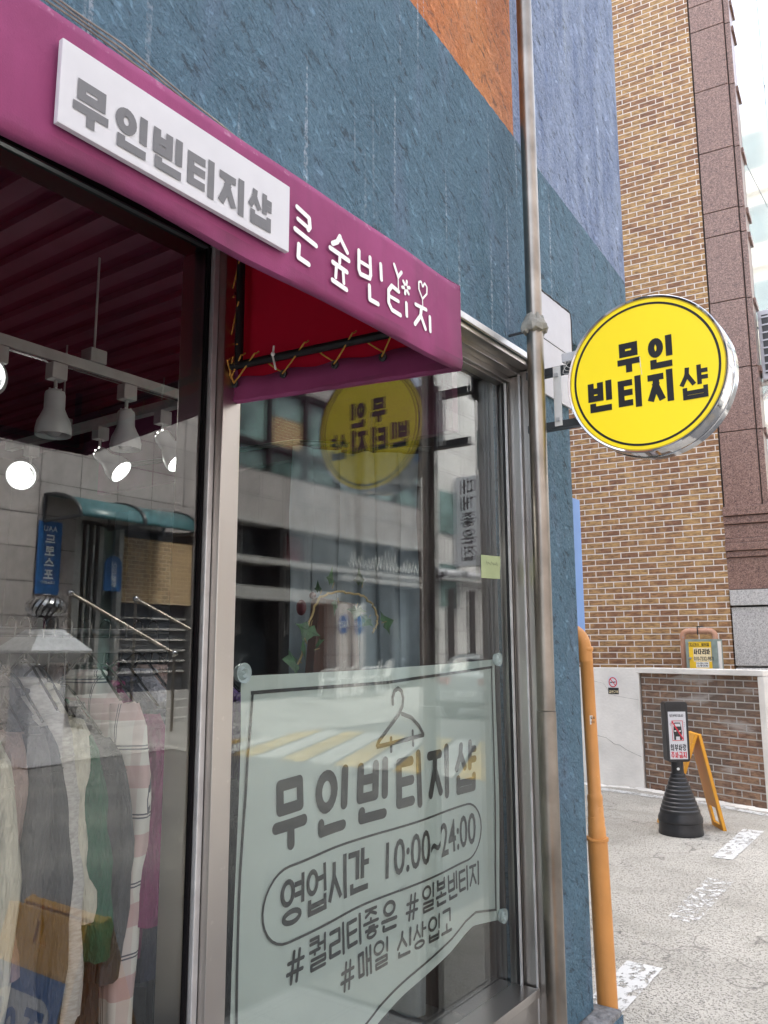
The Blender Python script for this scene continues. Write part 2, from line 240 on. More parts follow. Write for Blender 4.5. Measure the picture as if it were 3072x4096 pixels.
# ---------------------------------------------------------------- mesh builder
def tagit(o,label=None,cat=None,group=None,kind=None):
    if label: o['label']=label
    if cat: o['category']=cat
    if group: o['group']=group
    if kind: o['kind']=kind
    return o
def rootloc(o):
    while o.parent: o=o.parent
    return Vector(o.location)
def thing(name,label,cat,loc,group=None,kind=None):
    o=bpy.data.objects.new(name,None); COL.objects.link(o); o.location=loc; o.empty_display_size=.1
    return tagit(o,label,cat,group,kind)
class MB:
    def __init__(s): s.v=[]; s.f=[]
    def add(s,vs,fs):
        b=len(s.v); s.v+= [tuple(x) for x in vs]; s.f+=[tuple(i+b for i in f) for f in fs]; return s
    def box(s,x0,x1,y0,y1,z0,z1,M=None,bev=0):
        x0,x1=sorted((x0,x1)); y0,y1=sorted((y0,y1)); z0,z1=sorted((z0,z1))
        vs=[(x,y,z) for x in (x0,x1) for y in (y0,y1) for z in (z0,z1)]
        if M: vs=[M@Vector(v) for v in vs]
        return s.add(vs,[(0,1,3,2),(4,6,7,5),(0,4,5,1),(2,3,7,6),(0,2,6,4),(1,5,7,3)])
    def tube(s,pts,r,n=12,cap=True,flatn=None):
        pts=[Vector(p) for p in pts]; rr=r if isinstance(r,(list,tuple)) else [r]*len(pts)
        rings=[]; prev=None
        for i,p in enumerate(pts):
            t=(pts[min(i+1,len(pts)-1)]-pts[max(i-1,0)]).normalized()
            if prev is None:
                a=Vector((0,0,1)) if abs(t.z)<.9 else Vector((1,0,0)); u=t.cross(a).normalized()
            else: u=(prev-t*prev.dot(t)).normalized()
            prev=u; v=t.cross(u); rad=rr[i]; ra,rb=(rad if isinstance(rad,(tuple,list)) else (rad,rad))
            rings.append([p+u*math.cos(2*math.pi*k/n)*ra+v*math.sin(2*math.pi*k/n)*rb for k in range(n)])
        return s.rings(rings,cap)
    def rings(s,rings,cap=True,closed=True):
        n=len(rings[0]); vs=[v for g in rings for v in g]; fs=[]
        for i in range(len(rings)-1):
            for k in range(n if closed else n-1):
                a=i*n+k; b=i*n+(k+1)%n; fs.append((a,b,b+n,a+n))
        if cap: fs.append(tuple(range(n-1,-1,-1))); fs.append(tuple((len(rings)-1)*n+k for k in range(n)))
        return s.add(vs,fs)
    def lathe(s,prof,c=(0,0,0),n=28,M=None,cap=True):
        c=Vector(c); rings=[]
        for r,z in prof:
            g=[Vector((r*math.cos(2*math.pi*k/n),r*math.sin(2*math.pi*k/n),z)) for k in range(n)]
            if M: g=[M@q for q in g]
            rings.append([q+c for q in g])
        return s.rings(rings,cap)
    def prism(s,poly,f0,f1):      # poly 2-D; f0/f1 map (u,v) to the two faces
        n=len(poly); vs=[f0(*p) for p in poly]+[f1(*p) for p in poly]
        return s.add(vs,[tuple(range(n)),tuple(range(2*n-1,n-1,-1))]+[(i,i+n,(i+1)%n+n,(i+1)%n) for i in range(n)])
    def sphere(s,c,r,n=14,sc=(1,1,1)):
        prof=[(max(1e-4,math.sin(math.pi*i/n)),-math.cos(math.pi*i/n)) for i in range(n+1)]
        c=Vector(c); rings=[[c+Vector((a*math.cos(2*math.pi*k/(n*2))*r*sc[0],a*math.sin(2*math.pi*k/(n*2))*r*sc[1],z*r*sc[2])) for k in range(n*2)] for a,z in prof]
        return s.rings(rings,True)
    def obj(s,name,mat,parent=None,smooth=False,bev=0,label=None,cat=None,group=None,kind=None,auto=35,sub=0):
        me=bpy.data.meshes.new(name); vs=[Vector(v) for v in s.v]
        if parent: off=rootloc(parent)
        elif kind=='structure': off=Vector((0,0,0))
        else:
            lo=Vector([min(v[i] for v in vs) for i in range(3)]); hi=Vector([max(v[i] for v in vs) for i in range(3)]); off=Vector(((lo.x+hi.x)/2,(lo.y+hi.y)/2,lo.z))
        me.from_pydata([v-off for v in vs],[],s.f); me.materials.append(MT[mat] if isinstance(mat,str) else mat)
        bm=bmesh.new(); bm.from_mesh(me); bmesh.ops.recalc_face_normals(bm,faces=bm.faces)
        if bev: 
            bmesh.ops.bevel(bm,geom=[e for e in bm.edges if len(e.link_faces)==2 and e.calc_face_angle()>.6],offset=bev,segments=2,affect='EDGES',profile=.6)
        if sub: bmesh.ops.subdivide_edges(bm,edges=bm.edges,cuts=sub,use_grid_fill=True)
        bm.to_mesh(me); bm.free()
        if smooth:
            for p in me.polygons: p.use_smooth=True
            me.set_sharp_from_angle(angle=R(auto))
        o=bpy.data.objects.new(name,me); COL.objects.link(o)
        if parent: o.parent=parent
        else: o.location=off
        return tagit(o,label,cat,group,kind)

# ---------------------------------------------------------------- lettering
CHO='ㄱㄲㄴㄷㄸㄹㅁㅂㅃㅅㅆㅇㅈㅉㅊㅋㅌㅍㅎ'; JUNG='ㅏㅐㅑㅒㅓㅔㅕㅖㅗㅘㅙㅚㅛㅜㅝㅞㅟㅠㅡㅢㅣ'; JONG=' ㄱㄲㄳㄴㄵㄶㄷㄹㄺㄻㄼㄽㄾㄿㅀㅁㅂㅄㅅㅆㅇㅈㅊㅋㅌㅍㅎ'
def ell(cx,cy,rx,ry,n=20): return [(cx+rx*math.cos(2*math.pi*k/n+1.57),cy+ry*math.sin(2*math.pi*k/n+1.57)) for k in range(n+1)]
CJ={'ㄱ':[[(0,1),(1,1),(1,0)]],'ㄴ':[[(0,1),(0,0),(1,0)]],'ㄷ':[[(1,1),(0,1),(0,0),(1,0)]],'ㄹ':[[(0,1),(1,1),(1,.5),(0,.5),(0,0),(1,0)]],
'ㅁ':[[(0,1),(1,1),(1,0),(0,0),(0,1)]],'ㅂ':[[(0,1),(0,0),(1,0),(1,1)],[(0,.58),(1,.58)]],'ㅅ':[[(.5,1),(.45,.6),(0,0)],[(.48,.62),(1,0)]],
'ㅇ':[ell(.5,.5,.5,.5)],'ㅈ':[[(0,1),(1,1)],[(.55,1),(.5,.62),(0,0)],[(.5,.6),(1,0)]],'ㅊ':[[(.3,1.0),(.7,1.0)],[(0,.75),(1,.75)],[(.52,.75),(.48,.5),(0,0)],[(.5,.48),(1,0)]],
'ㅋ':[[(0,1),(1,1),(1,0)],[(0,.5),(1,.5)]],'ㅌ':[[(1,1),(0,1),(0,0),(1,0)],[(0,.52),(1,.52)]],'ㅍ':[[(0,1),(1,1)],[(0,0),(1,0)],[(.3,1),(.3,0)],[(.7,1),(.7,0)]],
'ㅎ':[[(.3,1.02),(.7,1.02)],[(0,.78),(1,.78)],ell(.5,.28,.36,.3)]}
def kv(c):     # (vertical strokes, horizontal strokes)
    V={'ㅣ':[[(.6,0),(.6,1)]],'ㅏ':[[(.35,0),(.35,1)],[(.35,.5),(1,.5)]],'ㅑ':[[(.35,0),(.35,1)],[(.35,.68),(1,.68)],[(.35,.34),(1,.34)]],'ㅓ':[[(.85,0),(.85,1)],[(.0,.52),(.85,.52)]],'ㅕ':[[(.85,0),(.85,1)],[(0,.7),(.85,.7)],[(0,.35),(.85,.35)]],
    'ㅐ':[[(.2,0),(.2,1)],[(.9,0),(.9,1)],[(.2,.5),(.9,.5)]],'ㅔ':[[(.5,0),(.5,1)],[(1,0),(1,1)],[(0,.55),(.5,.55)]]}
    H={'ㅡ':[[(0,.5),(1,.5)]],'ㅗ':[[(0,.1),(1,.1)],[(.5,.1),(.5,1)]],'ㅜ':[[(0,.9),(1,.9)],[(.5,.9),(.5,0)]],'ㅛ':[[(0,.1),(1,.1)],[(.32,.1),(.32,1)],[(.68,.1),(.68,1)]],'ㅠ':[[(0,.9),(1,.9)],[(.32,.9),(.32,0)],[(.68,.9),(.68,0)]]}
    comp={'ㅘ':('ㅏ','ㅗ'),'ㅚ':('ㅣ','ㅗ'),'ㅝ':('ㅓ','ㅜ'),'ㅟ':('ㅣ','ㅜ'),'ㅞ':('ㅔ','ㅜ'),'ㅙ':('ㅐ','ㅗ'),'ㅢ':('ㅣ','ㅡ')}
    if c in comp: return V[comp[c][0]],H[comp[c][1]]
    return (V[c],None) if c in V else (None,H[c])
def syl(ch,q=.15,p=.15):
    k=ord(ch)-0xAC00; c=CHO[k//588]; v=JUNG[k%588//28]; f=JONG[k%28]; vs,hs=kv(v); out=[]
    def put(st,b): 
        for s_ in st: out.append([(b[0]+x*(b[2]-b[0]),b[1]+y*(b[3]-b[1])) for x,y in s_])
    F=f!=' '; fy={'ㄴ':.13,'ㅇ':.26,'ㅂ':.27,'ㄹ':.33,'ㅎ':.36,'ㅁ':.22}.get(f,.22); yb=fy+p+.045
    if vs and hs:
        vx=.80 if v in 'ㅘㅚㅟㅢ' else .72; x1=vx-q-.06
        put(CJ[c],(.02,yb+.16+p*.5 if F else .5,x1,1)); put(hs,(0,yb if F else .06,x1+.08,yb+.12 if F else .36)); put(vs,(vx-.12,yb if F else 0,1,1))
    elif vs:
        if v=='ㅣ': vx=1.; x1=1-q-.13; put([[(1,yb if F else 0),(1,1)]],(0,0,1,1))
        elif v in 'ㅏㅑ': vx=.74; x1=vx-q-.08; put([[(vx,yb if F else 0),(vx,1)]]+[[(vx,t),(1,t)] for t in ((( (1+yb)/2 if F else .5),) if v=='ㅏ' else ((yb+(1-yb)*.72 if F else .66),(yb+(1-yb)*.30 if F else .36)))],(0,0,1,1))
        elif v in 'ㅓㅕ': x1=.58-q*.3; put([[(1,yb if F else 0),(1,1)]]+[[(x1+q*.6+.04,t),(1,t)] for t in ((( (1+yb)/2+.02 if F else .52),) if v=='ㅓ' else ((.84,.60) if F else (.65,.38)))],(0,0,1,1))
        elif v=='ㅐ': x1=.66-q-.1; put([[(.68,yb if F else 0),(.68,1)],[(1,yb if F else 0),(1,1)],[(.68,.52 if not F else .7),(1,.52 if not F else .7)]],(0,0,1,1))
        else: x1=.46-q*.3; put([[(.74,0),(.74,1)],[(1,0),(1,1)],[(x1+q*.5+.02,.52),(.74,.52)]],(0,0,1,1))
        if v not in 'ㅣㅏㅑㅓㅕㅐㅔ': pass
        put(CJ[c],(.03,yb+.02 if F else .10,x1,.97 if F else .9))
    else:
        flat_=v=='ㅡ'; y1=yb if flat_ else yb+.13
        if F: put(hs,(0,yb-.001,1,y1+.001)); put(CJ[c],(.14,min(.78,y1+p+.05),.86,1))
        else: put(hs,(0,0,1,.36)); put(CJ[c],(.13,.36*.9+p+.08 if v in 'ㅜㅠ' else .5,.87,1))
    if F: put(CJ[f],(.12,0,.97 if f!='ㅇ' else .88,fy))
    return out
def latin(s,bold=.02):
    c=bpy.data.curves.new('t','FONT'); c.body=s; c.offset=bold; c.resolution_u=3; c.fill_mode='BOTH'; o=bpy.data.objects.new('t',c); COL.objects.link(o)
    dg=bpy.context.evaluated_depsgraph_get(); me=bpy.data.meshes.new_from_object(o.evaluated_get(dg))
    vs=[(v.co.x,v.co.y) for v in me.vertices]; fs=[tuple(p.vertices) for p in me.polygons]
    bpy.data.objects.remove(o); bpy.data.curves.remove(c); bpy.data.meshes.remove(me); return vs,fs
class Ink:
    """lettering as thin film: strokes in (u,v) mapped by F(u,v,lift) to the world"""
    def __init__(s,F): s.F=F; s.mb=MB(); s.k=0
    def stroke(s,pts,w,rnd=False,close=None):
        n=len(pts)
        for i in range(n-1):
            (x0,y0),(x1,y1)=pts[i],pts[i+1]; L=math.hypot(x1-x0,y1-y0)
            if L<1e-9: continue
            dx,dy=(x1-x0)/L,(y1-y0)/L; h=w/2; e0=h*.98 if (not rnd and (i>0 or close is None)) else 0; e1=h*.98 if not rnd else 0
            if n>8: e0=e1=h*.25
            a=(x0-dx*e0,y0-dy*e0); b=(x1+dx*e1,y1+dy*e1); nx,ny=-dy*h,dx*h; m=max(1,int(L/(.06 if not hasattr(s,'seg') else s.seg)))
            for j in range(m):
                p=[(a[0]+(b[0]-a[0])*t,a[1]+(b[1]-a[1])*t) for t in (j/m,(j+1)/m)]; s.k+=1; li=(s.k%37)*.00002
                s.mb.add([s.F(p[0][0]+nx,p[0][1]+ny,li),s.F(p[0][0]-nx,p[0][1]-ny,li),s.F(p[1][0]-nx,p[1][1]-ny,li),s.F(p[1][0]+nx,p[1][1]+ny,li)],[(0,1,2,3)])
        if rnd:
            for (x,y) in pts if n<8 else (pts[0],pts[-1]):
                s.k+=1; li=(s.k%37)*.00002; s.mb.add([s.F(x+w/2*math.cos(t*math.pi/7),y+w/2*math.sin(t*math.pi/7),li) for t in range(14)],[tuple(range(14))])
        return s
    def text(s,txt,u,v,cw,chh,w,gap=.12,rnd=False,cws=None):
        """u,v lower left of first cell; w stroke width in metres"""
        for i,ch in enumerate(txt):
            if '가'<=ch<='힣':
                hv=JONG[(ord(ch)-0xAC00)%28]; w_=w*(.82 if hv in 'ㅂㄹㅎㅇ' else 1.)
                for st in syl(ch,w_/(cw-w_),w_/(chh-w_)):
                    s.stroke([(u+w_/2+x*(cw-w_),v+w_/2+y*(chh-w_)) for x,y in st],w_,rnd)
                u+=cw*(1+gap)
            elif ch==' ': u+=cw*.45
            elif ch=='#':
                for q in ([(.3,0),(.45,1)],[(.65,0),(.8,1)],[(.05,.33),(1,.33)],[(.1,.68),(1.05,.68)]): s.stroke([(u+x*cw*.8,v+y*chh*.85) for x,y in q],w*.9,rnd)
                u+=cw*(1+gap)
        return u
    def font(s,txt,u,v,h,wscale=1.,bold=.015):
        vs,fs=latin(txt,bold); k=h/.73; s.k+=1
        s.mb.add([s.F(u+x*k*wscale,v+y*k,(s.k%37)*.00002) for x,y in vs],fs); return u+max(x for x,y in vs)*k*wscale
    def obj(s,name,mat,parent,**k): return s.mb.obj(name,mat,parent,**k)
def planeF(o,ud,vd,nd,l0=.0015):
    o,ud,vd,nd=map(Vector,(o,ud,vd,nd)); return lambda u,v,l=0.: o+ud*u+vd*v+nd*(l0+l)

# ================================================================ SETTING: ground
def sheet(name,mat,pts,z):
    m=MB(); m.add([(x,y,z) for x,y in pts],[tuple(range(len(pts)))]); return m.obj(name,mat,kind='structure')
sheet('ground','asph',[(-150,-150),(150,-150),(150,200),(-150,200)],0)
sheet('parking_ground','conc',[(-9,3.4),(1.25,3.4),(1.25,12.5),(-9,12.5)],.004)
sheet('pavement','paver',[(-.25,-4),(1.28,-4),(1.28,3.35),(-.25,3.35)],.006)
m=MB(); m.box(12.0-1.6,12.45,2,40,0,.1); m.obj('far_pavement','beam',kind='structure')
# ================================================================ SHOP BUILDING
sb=thing('shop_building','shop building with rough blue and orange painted stucco and a stainless steel shop window','building',(0,1,0))
m=MB(); poly=[(-6,2.81),(3.02,2.81),(3.02,.25),(3.35,.25),(3.35,3.03),(4.18,3.03),(4.20,4.2),(4.26,7),(-6,7)]
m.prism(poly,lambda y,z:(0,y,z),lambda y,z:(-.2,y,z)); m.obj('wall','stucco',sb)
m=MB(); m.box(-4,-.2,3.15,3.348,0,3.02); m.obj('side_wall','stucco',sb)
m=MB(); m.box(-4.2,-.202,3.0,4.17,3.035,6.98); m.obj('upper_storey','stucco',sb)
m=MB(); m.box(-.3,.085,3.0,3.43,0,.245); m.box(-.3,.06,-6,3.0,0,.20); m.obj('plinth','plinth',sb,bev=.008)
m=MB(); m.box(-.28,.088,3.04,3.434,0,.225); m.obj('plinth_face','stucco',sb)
# room
m=MB(); m.box(-4,-.2,-4,3.1,.2,.22); m.obj('shop_floor','floor',sb)
m=MB(); m.box(-4,-.2,-4,3.14,2.97,3.0); c_=m.obj('ceiling','ceil',sb)
for k in range(34):
    y=-1.6+k*.13
    m=MB(); m.box(-3.9,-.22,y,y+.06,2.945,2.97); m.obj('ceiling_rib','rib',c_)
m=MB(); m.box(-4.1,-4,-4,3.14,.2,3); m.box(-4,-.2,-4.1,-4,.2,3); m.box(-4,-.2,3.08,3.14,.2,3); m.obj('room_wall','roomwall',sb)
m=MB(); m.box(-2.5,-.22,2.72,2.76,2.5,2.94); m.obj('ceiling_beam','ceil',sb)
# ---- window frame
fr=MB()
def part(name,mat,boxes,parent=sb,bev=.002,**k):
    m=MB()
    for b in boxes: m.box(*b)
    return m.obj(name,mat,parent,bev=bev,**k)
part('mullion','steel',[(-.018,.02,1.283,1.34,.42,2.79)])
part('mullion_trim','silverpaint',[(-.022,-.002,1.266,1.2815,.42,2.79)])
part('inner_mullion','steel',[(-.128,-.0245,1.275,1.335,.42,2.79)])
part('window_gasket','matblack',[(-.026,-.014,1.2575,1.2645,.44,2.60),],bev=0)
part('header_edge','darkmetal',[(-.024,-.012,-2.5,1.2535,2.596,2.6005)],bev=0)
part('left_header','matblack',[(-.10,-.014,-2.5,1.262,2.602,2.655),(-.14,-.03,-2.5,1.262,2.657,2.79)])
part('right_header','steel2',[(-.115,-.10,1.342,3.0,2.742,2.80),(-.10,-.055,1.342,3.0,2.765,2.80),(-.055,-.005,1.342,3.02,2.785,2.808),(-.16,-.117,1.342,2.99,2.735,2.80)])
part('header_strip','silverpaint',[(.001,.012,1.342,3.08,2.805,2.83)])
part('sill','steel2',[(-.15,-.05,1.342,2.972,.40,.432),(-.05,-.043,1.342,2.972,.405,.436)])
part('kick_panel','steel2',[(-.07,-.055,1.342,3.0,.2,.399)])
part('jamb','steel',[(-.16,-.115,2.968,3.0,.2,2.735),(-.113,-.06,2.985,3.018,.2,2.762),(-.058,-.02,2.995,3.018,.2,2.782),(-.018,.004,3.0,3.03,.2,2.784)])
part('jamb_strip','silverpaint',[(-.115,-.108,2.955,2.967,.432,2.735),(-.060,-.054,2.974,2.984,.2,2.765)],bev=.001)
part('glazing_bead','black',[(-.126,-.117,2.9535,2.9665,.436,2.735)],bev=0)
def pane(name,x,y0,y1,z0,z1,mat,tilt=(0,0)):
    m=MB(); a,b=tilt
    m.add([(x,y0,z0),(x+a,y1,z0),(x+a+b,y1,z1),(x+b,y0,z1)],[(0,1,2,3)]); return m.obj(name,mat,sb)
pane('window_pane',-.130,1.342,2.967,.43,2.736,'glassR',(0,0)); pane('window_pane',-.146,1.342,2.967,.43,2.736,'glassR',(.004,.004))
pane('window_pane',-.022,-2.5,1.2570,.44,2.60,'glassL',(0,0))
part('frame_bottom_rail','steel2',[(-.05,.0,-2.5,1.262,.2,.44)])
m=MB()
for k in range(3): 
    m.tube([(.02+.006*k,-1.5+.02*i+.0,2.914+.005*k+.0015*math.sin(i*.5+k)-.11*max(0,(-1.5+.02*i)-.95)) for i in range(0,150)],.0022,6)
m.box(.0005,.016,-1.5,1.42,2.885,2.905); m.obj('wall_top_cable','seal',sb)
# lower cement blob in the corner of the frame
m=MB(); m.sphere((-.02,2.96,.245),.05,8,(1.2,1.1,.7)); m.sphere((.0,3.03,.24),.045,8,(1,1.2,.6)); m.obj('cement_patch','seal',sb,smooth=True)
# grey panel under the overhang
gp=thing('metal_wall_panel','flat grey metal plate fixed on the blue wall behind the round sign','panel',(.01,3.2,2.7))
m=MB(); m.box(.001,.012,2.96,3.385,2.945,3.15); m.box(.001,.010,2.96,3.385,2.70,2.942); m.obj('plate','grey',gp,bev=.001)
m=MB(); m.tube([(.010,2.96+.03*i,3.155+.003*math.sin(i*2.1)) for i in range(15)]+[(.010,3.39,3.12),(.010,3.392,2.95)],.005,6); m.obj('sealant_line','black',gp)
# ---- downpipe
dp=thing('downpipe','weathered stainless steel downpipe running up the front of the blue wall','pipe',(.11,2.775,0))
m=MB(); m.tube([(.11,2.775,.2),(.11,2.775,1.435)],.034,28); m.tube([(.11,2.776,1.437),(.11,2.79,2.86)],.032,28); m.tube([(.11,2.79,2.86),(.11,2.80,6.9)],.0305,28); m.obj('pipe','pipe',dp,smooth=True)
m=MB(); ring=[]
for j,(rr,z) in enumerate(((.033,2.845),(.048,2.85),(.052,2.868),(.046,2.885),(.038,2.90),(.0325,2.915))):
    ring.append([Vector((.11+(rr+.005*math.sin(k*2.3+j*1.7)+.004*math.sin(k*5.1))*math.cos(k*math.pi/12),2.79+(rr+.005*math.sin(k*1.3+j))*math.sin(k*math.pi/12),z+.006*math.sin(k*1.9+j))) for k in range(24)])
m.rings(ring); m.obj('sealant_collar','seal',dp,smooth=True)
for z_ in (2.86,5.2): m=MB(); m.tube([(0,2.79,z_),(.09,2.79,z_)],.006,8); m.obj('bracket','darkmetal',dp)
# small dark lamp at top edge
lp=thing('wall_lamp','small dark blue lamp fitting poking out of the orange wall at the top edge','lamp',(0,2.66,4.42))
m=MB(); m.tube([(0.001,2.66,4.47),(.06,2.66,4.46)],.03,14); m.obj('mount','darkmetal',lp,smooth=True)
m=MB(); m.tube([(.06,2.66,4.46),(.12,2.66,4.43)],[.035,.042],14); m.obj('head','darkmetal',lp,smooth=True)

# ================================================================ AWNING
aw=thing('awning','plum coloured canvas awning with white lettering over the shop window','awning',(.3,0,2.2))
Y0,Y1=-2.2,1.38
m=MB(); n=60
def wob(y,z): return .004*math.sin(y*9+z*7)+.003*math.sin(y*23)
prof=[(.590,2.200),(.600,2.203),(.603,2.215),(.601,2.29),(.602,2.365),(.598,2.379),(.585,2.388),(.3,2.62),(0.004,2.862)]
rg=[]
for i in range(n+1):
    y=Y0+(Y1-Y0)*i/n; rg.append([Vector((x+(wob(y,z) if z<2.38 else 0)*(.35),y-(.05*(1-x/.6) if i==n else 0),z+(.0025*math.sin(y*14) if z<2.21 else 0))) for x,z in prof])
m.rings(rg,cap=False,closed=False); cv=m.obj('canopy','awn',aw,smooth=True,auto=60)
md=cv.modifiers.new('thick','SOLIDIFY'); md.thickness=.003; md.offset=-1
m=MB(); rg=[]
for i in range(n+1):
    y=Y0+(Y1-Y0)*i/n-.006; rg.append([Vector((x,y,z)) for x,z in ((.594,2.215),(.594,2.372),(.58,2.379),(.3,2.611),(.004,2.852))])
m.rings(rg,cap=False,closed=False); m.obj('lining','awnin',aw)
ey=lambda x:1.33+.05*x/.6
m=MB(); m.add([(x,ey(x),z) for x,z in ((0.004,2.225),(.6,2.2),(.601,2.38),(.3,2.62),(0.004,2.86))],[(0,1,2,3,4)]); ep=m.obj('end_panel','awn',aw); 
m=MB(); m.add([(x,ey(x)-.004,z) for x,z in ((0.004,2.225),(.596,2.21),(.596,2.375),(.3,2.612),(0.004,2.85))],[(0,1,2,3,4)]); m.obj('end_lining','awnin',aw)
# hems
m=MB(); rg=[]
for i in range(25):
    x=.004+.592*i/24; zt=2.283+.004*math.sin(i*1.1)-.02*(x/.6); zb=2.226-.024*(x/.6); d=.003*math.sin(i*1.9)
    rg.append([Vector((x,ey(x)-.006,zb)),Vector((x,ey(x)-.014-d,zb+.004)),Vector((x,ey(x)-.012+d,(zt+zb)/2)),Vector((x,ey(x)-.009,zt))])
m.rings(rg,cap=False,closed=False); hm=m.obj('bottom_hem','awn',aw,smooth=True); hm.modifiers.new('t','SOLIDIFY').thickness=.002
m=MB(); rg=[]
for i in range(20):
    z=2.226+.6*i/19; d=.003*math.sin(i*1.4); rg.append([Vector((.004,ey(0)-.006,z)),Vector((.006,ey(0)-.016-d,z)),Vector((.026+d,ey(.03)-.010,z))])
m.rings(rg,cap=False,closed=False); vh=m.obj('side_hem','awn',aw,smooth=True); vh.modifiers.new('t','SOLIDIFY').thickness=.002
# frame rods
m=MB(); m.tube([(.03,ey(.05)-.035,2.305),(.59,ey(.6)-.035,2.295)],.0095,12); m.tube([(.052,ey(.05)-.035,2.30),(.052,ey(.05)-.035,2.80)],.0105,12); m.tube([(.58,-2.1,2.222),(.58,1.34,2.222)],.009,10); m.tube([(.58,1.335,2.222),(.58,1.335,2.37)],.009,10); m.obj('frame_rod','rod',aw,smooth=True)
# eyelets + lacing
eb=[(.026,2.268),(.169,2.266),(.309,2.262),(.43,2.256),(.53,2.252)]; es=[(.012,2.494),(.010,2.373),(.009,2.272)]
def eyelet(x,z):
    m=MB(); y=ey(x)-.019; m.rings([[Vector((x+rr*math.cos(k*math.pi/8),y-dy,z+rr*math.sin(k*math.pi/8))) for k in range(16)] for rr,dy in ((.0095,-.002),(.0095,.002),(.005,.003),(.005,-.002))],cap=False); m.obj('eyelet','darkmetal',aw,smooth=True)
    m=MB(); m.rings([[Vector((x+rr*math.cos(k*math.pi/8),y-.001,z+rr*math.sin(k*math.pi/8))) for k in range(16)] for rr in (.001,.005)],cap=False); m.obj('eyelet_hole','black',aw)
for e in eb+es: eyelet(*e)
def cord(pts):
    m=MB(); P=[]
    for a,b in zip(pts[:-1],pts[1:]):
        a=Vector(a);b=Vector(b); k=max(3,int((b-a).length/.008))
        for i in range(k): P.append(a.lerp(b,i/k)+Vector((0,0,-.002*math.sin(math.pi*i/k))))
    P.append(Vector(pts[-1])); m.tube(P,[.0016+.0005*(i%2) for i in range(len(P))],7); m.obj('lacing_cord','lace',aw,smooth=True)
yy=lambda x:ey(x)-.047
for (x,z),(x2,z2) in (((.026,2.268),(.11,2.318)),((.169,2.266),(.25,2.316)),((.309,2.262),(.375,2.312)),((.43,2.256),(.48,2.31)),((.026,2.268),(.028,2.318)),((.009,2.272),(.07,2.322)),((.009,2.272),(.045,2.322))): cord([(x,ey(x)-.022,z),(x2,yy(x2),z2),(x2,ey(x2)-.034,z2+.008)])
for (x,z),(x2,z2) in (((.012,2.494),(.058,2.56)),((.010,2.373),(.058,2.455))): cord([(x,ey(x)-.022,z),(x2,yy(x2),z2)])
cord([(.012,ey(0)-.012,2.494),(.042,yy(.04),2.47)]); cord([(.010,ey(0)-.012,2.373),(.058,yy(.05),2.35)])
for xx in (.169,.309,.43): cord([(xx,ey(xx)-.01,2.268),(xx-.04,ey(xx)-.034,2.30)])
m=MB(); m.tube([(.172,yy(.17),2.268),(.164,yy(.17)-.002,2.30),(.165,yy(.17),2.325)],.0022,6); m.sphere((.165,yy(.17)-.003,2.305),.005,5); m.obj('cable_tie','paperw',aw)
# awning lettering
F=planeF((.6035,0,0),(0,1,0),(0,0,1),(1,0,0),.002)
class InkB(Ink): pass
ik=Ink(F); ik.seg=.02
def S(pts,w=.0085): ik.stroke(pts,w,True)
# each glyph drawn in (Y,Z) metres
S([(.880,2.322),(.908,2.316),(.910,2.302),(.906,2.296)]); S([(.882,2.303),(.905,2.299)],.0075); S([(.876,2.284),(.925,2.277)]); S([(.885,2.262),(.884,2.241),(.908,2.239)])
ik.obj('shop_name_letter','whitetxt',aw); ik=Ink(F); ik.seg=.02
S([(.985,2.318),(.978,2.306),(.966,2.298)]); S([(.987,2.314),(1.004,2.298)]); S([(.960,2.288),(1.008,2.285)]); S([(.985,2.285),(.984,2.272)],.007); S([(.967,2.266),(1.003,2.263)]); S([(.976,2.264),(.974,2.243)],.007); S([(.993,2.262),(.995,2.241)],.007); S([(.966,2.235),(1.002,2.232)])
ik.obj('shop_name_letter','whitetxt',aw); ik=Ink(F); ik.seg=.02
S([(1.036,2.314),(1.036,2.281),(1.040,2.274),(1.066,2.276),(1.069,2.284),(1.067,2.314)]); S([(1.038,2.296),(1.066,2.296)],.007); S([(1.098,2.314),(1.100,2.287)]); S([(1.065,2.262),(1.066,2.238),(1.090,2.238)])
ik.obj('shop_name_letter','whitetxt',aw); ik=Ink(F); ik.seg=.02
S([(1.153,2.284),(1.132,2.287),(1.122,2.275),(1.122,2.252),(1.132,2.242),(1.158,2.241)]); S([(1.124,2.265),(1.152,2.265)],.007); S([(1.177,2.270),(1.178,2.247)]); 
S([(1.152,2.285),(1.151,2.312)],.003); S([(1.151,2.312),(1.139,2.330)],.007); S([(1.151,2.311),(1.162,2.324)],.007)
for k in range(6): a=k*math.pi/3+.3; ik.stroke([(1.176+.006*math.cos(a),2.300+.0065*math.sin(a)),(1.176+.012*math.cos(a),2.300+.013*math.sin(a))],.0065,True)
ik.obj('shop_name_letter','whitetxt',aw); ik=Ink(F); ik.seg=.02
S([(1.208,2.279),(1.244,2.281)],.0075); S([(1.228,2.280),(1.224,2.262),(1.205,2.240)]); S([(1.226,2.262),(1.240,2.242)]); S([(1.256,2.270),(1.257,2.243)]); S([(1.232,2.281),(1.231,2.298)],.003)
S([(1.231,2.298),(1.219,2.313),(1.219,2.327),(1.227,2.331),(1.232,2.322),(1.239,2.332),(1.247,2.327),(1.246,2.313),(1.231,2.298)],.004)
ik.obj('shop_name_letter','whitetxt',aw)
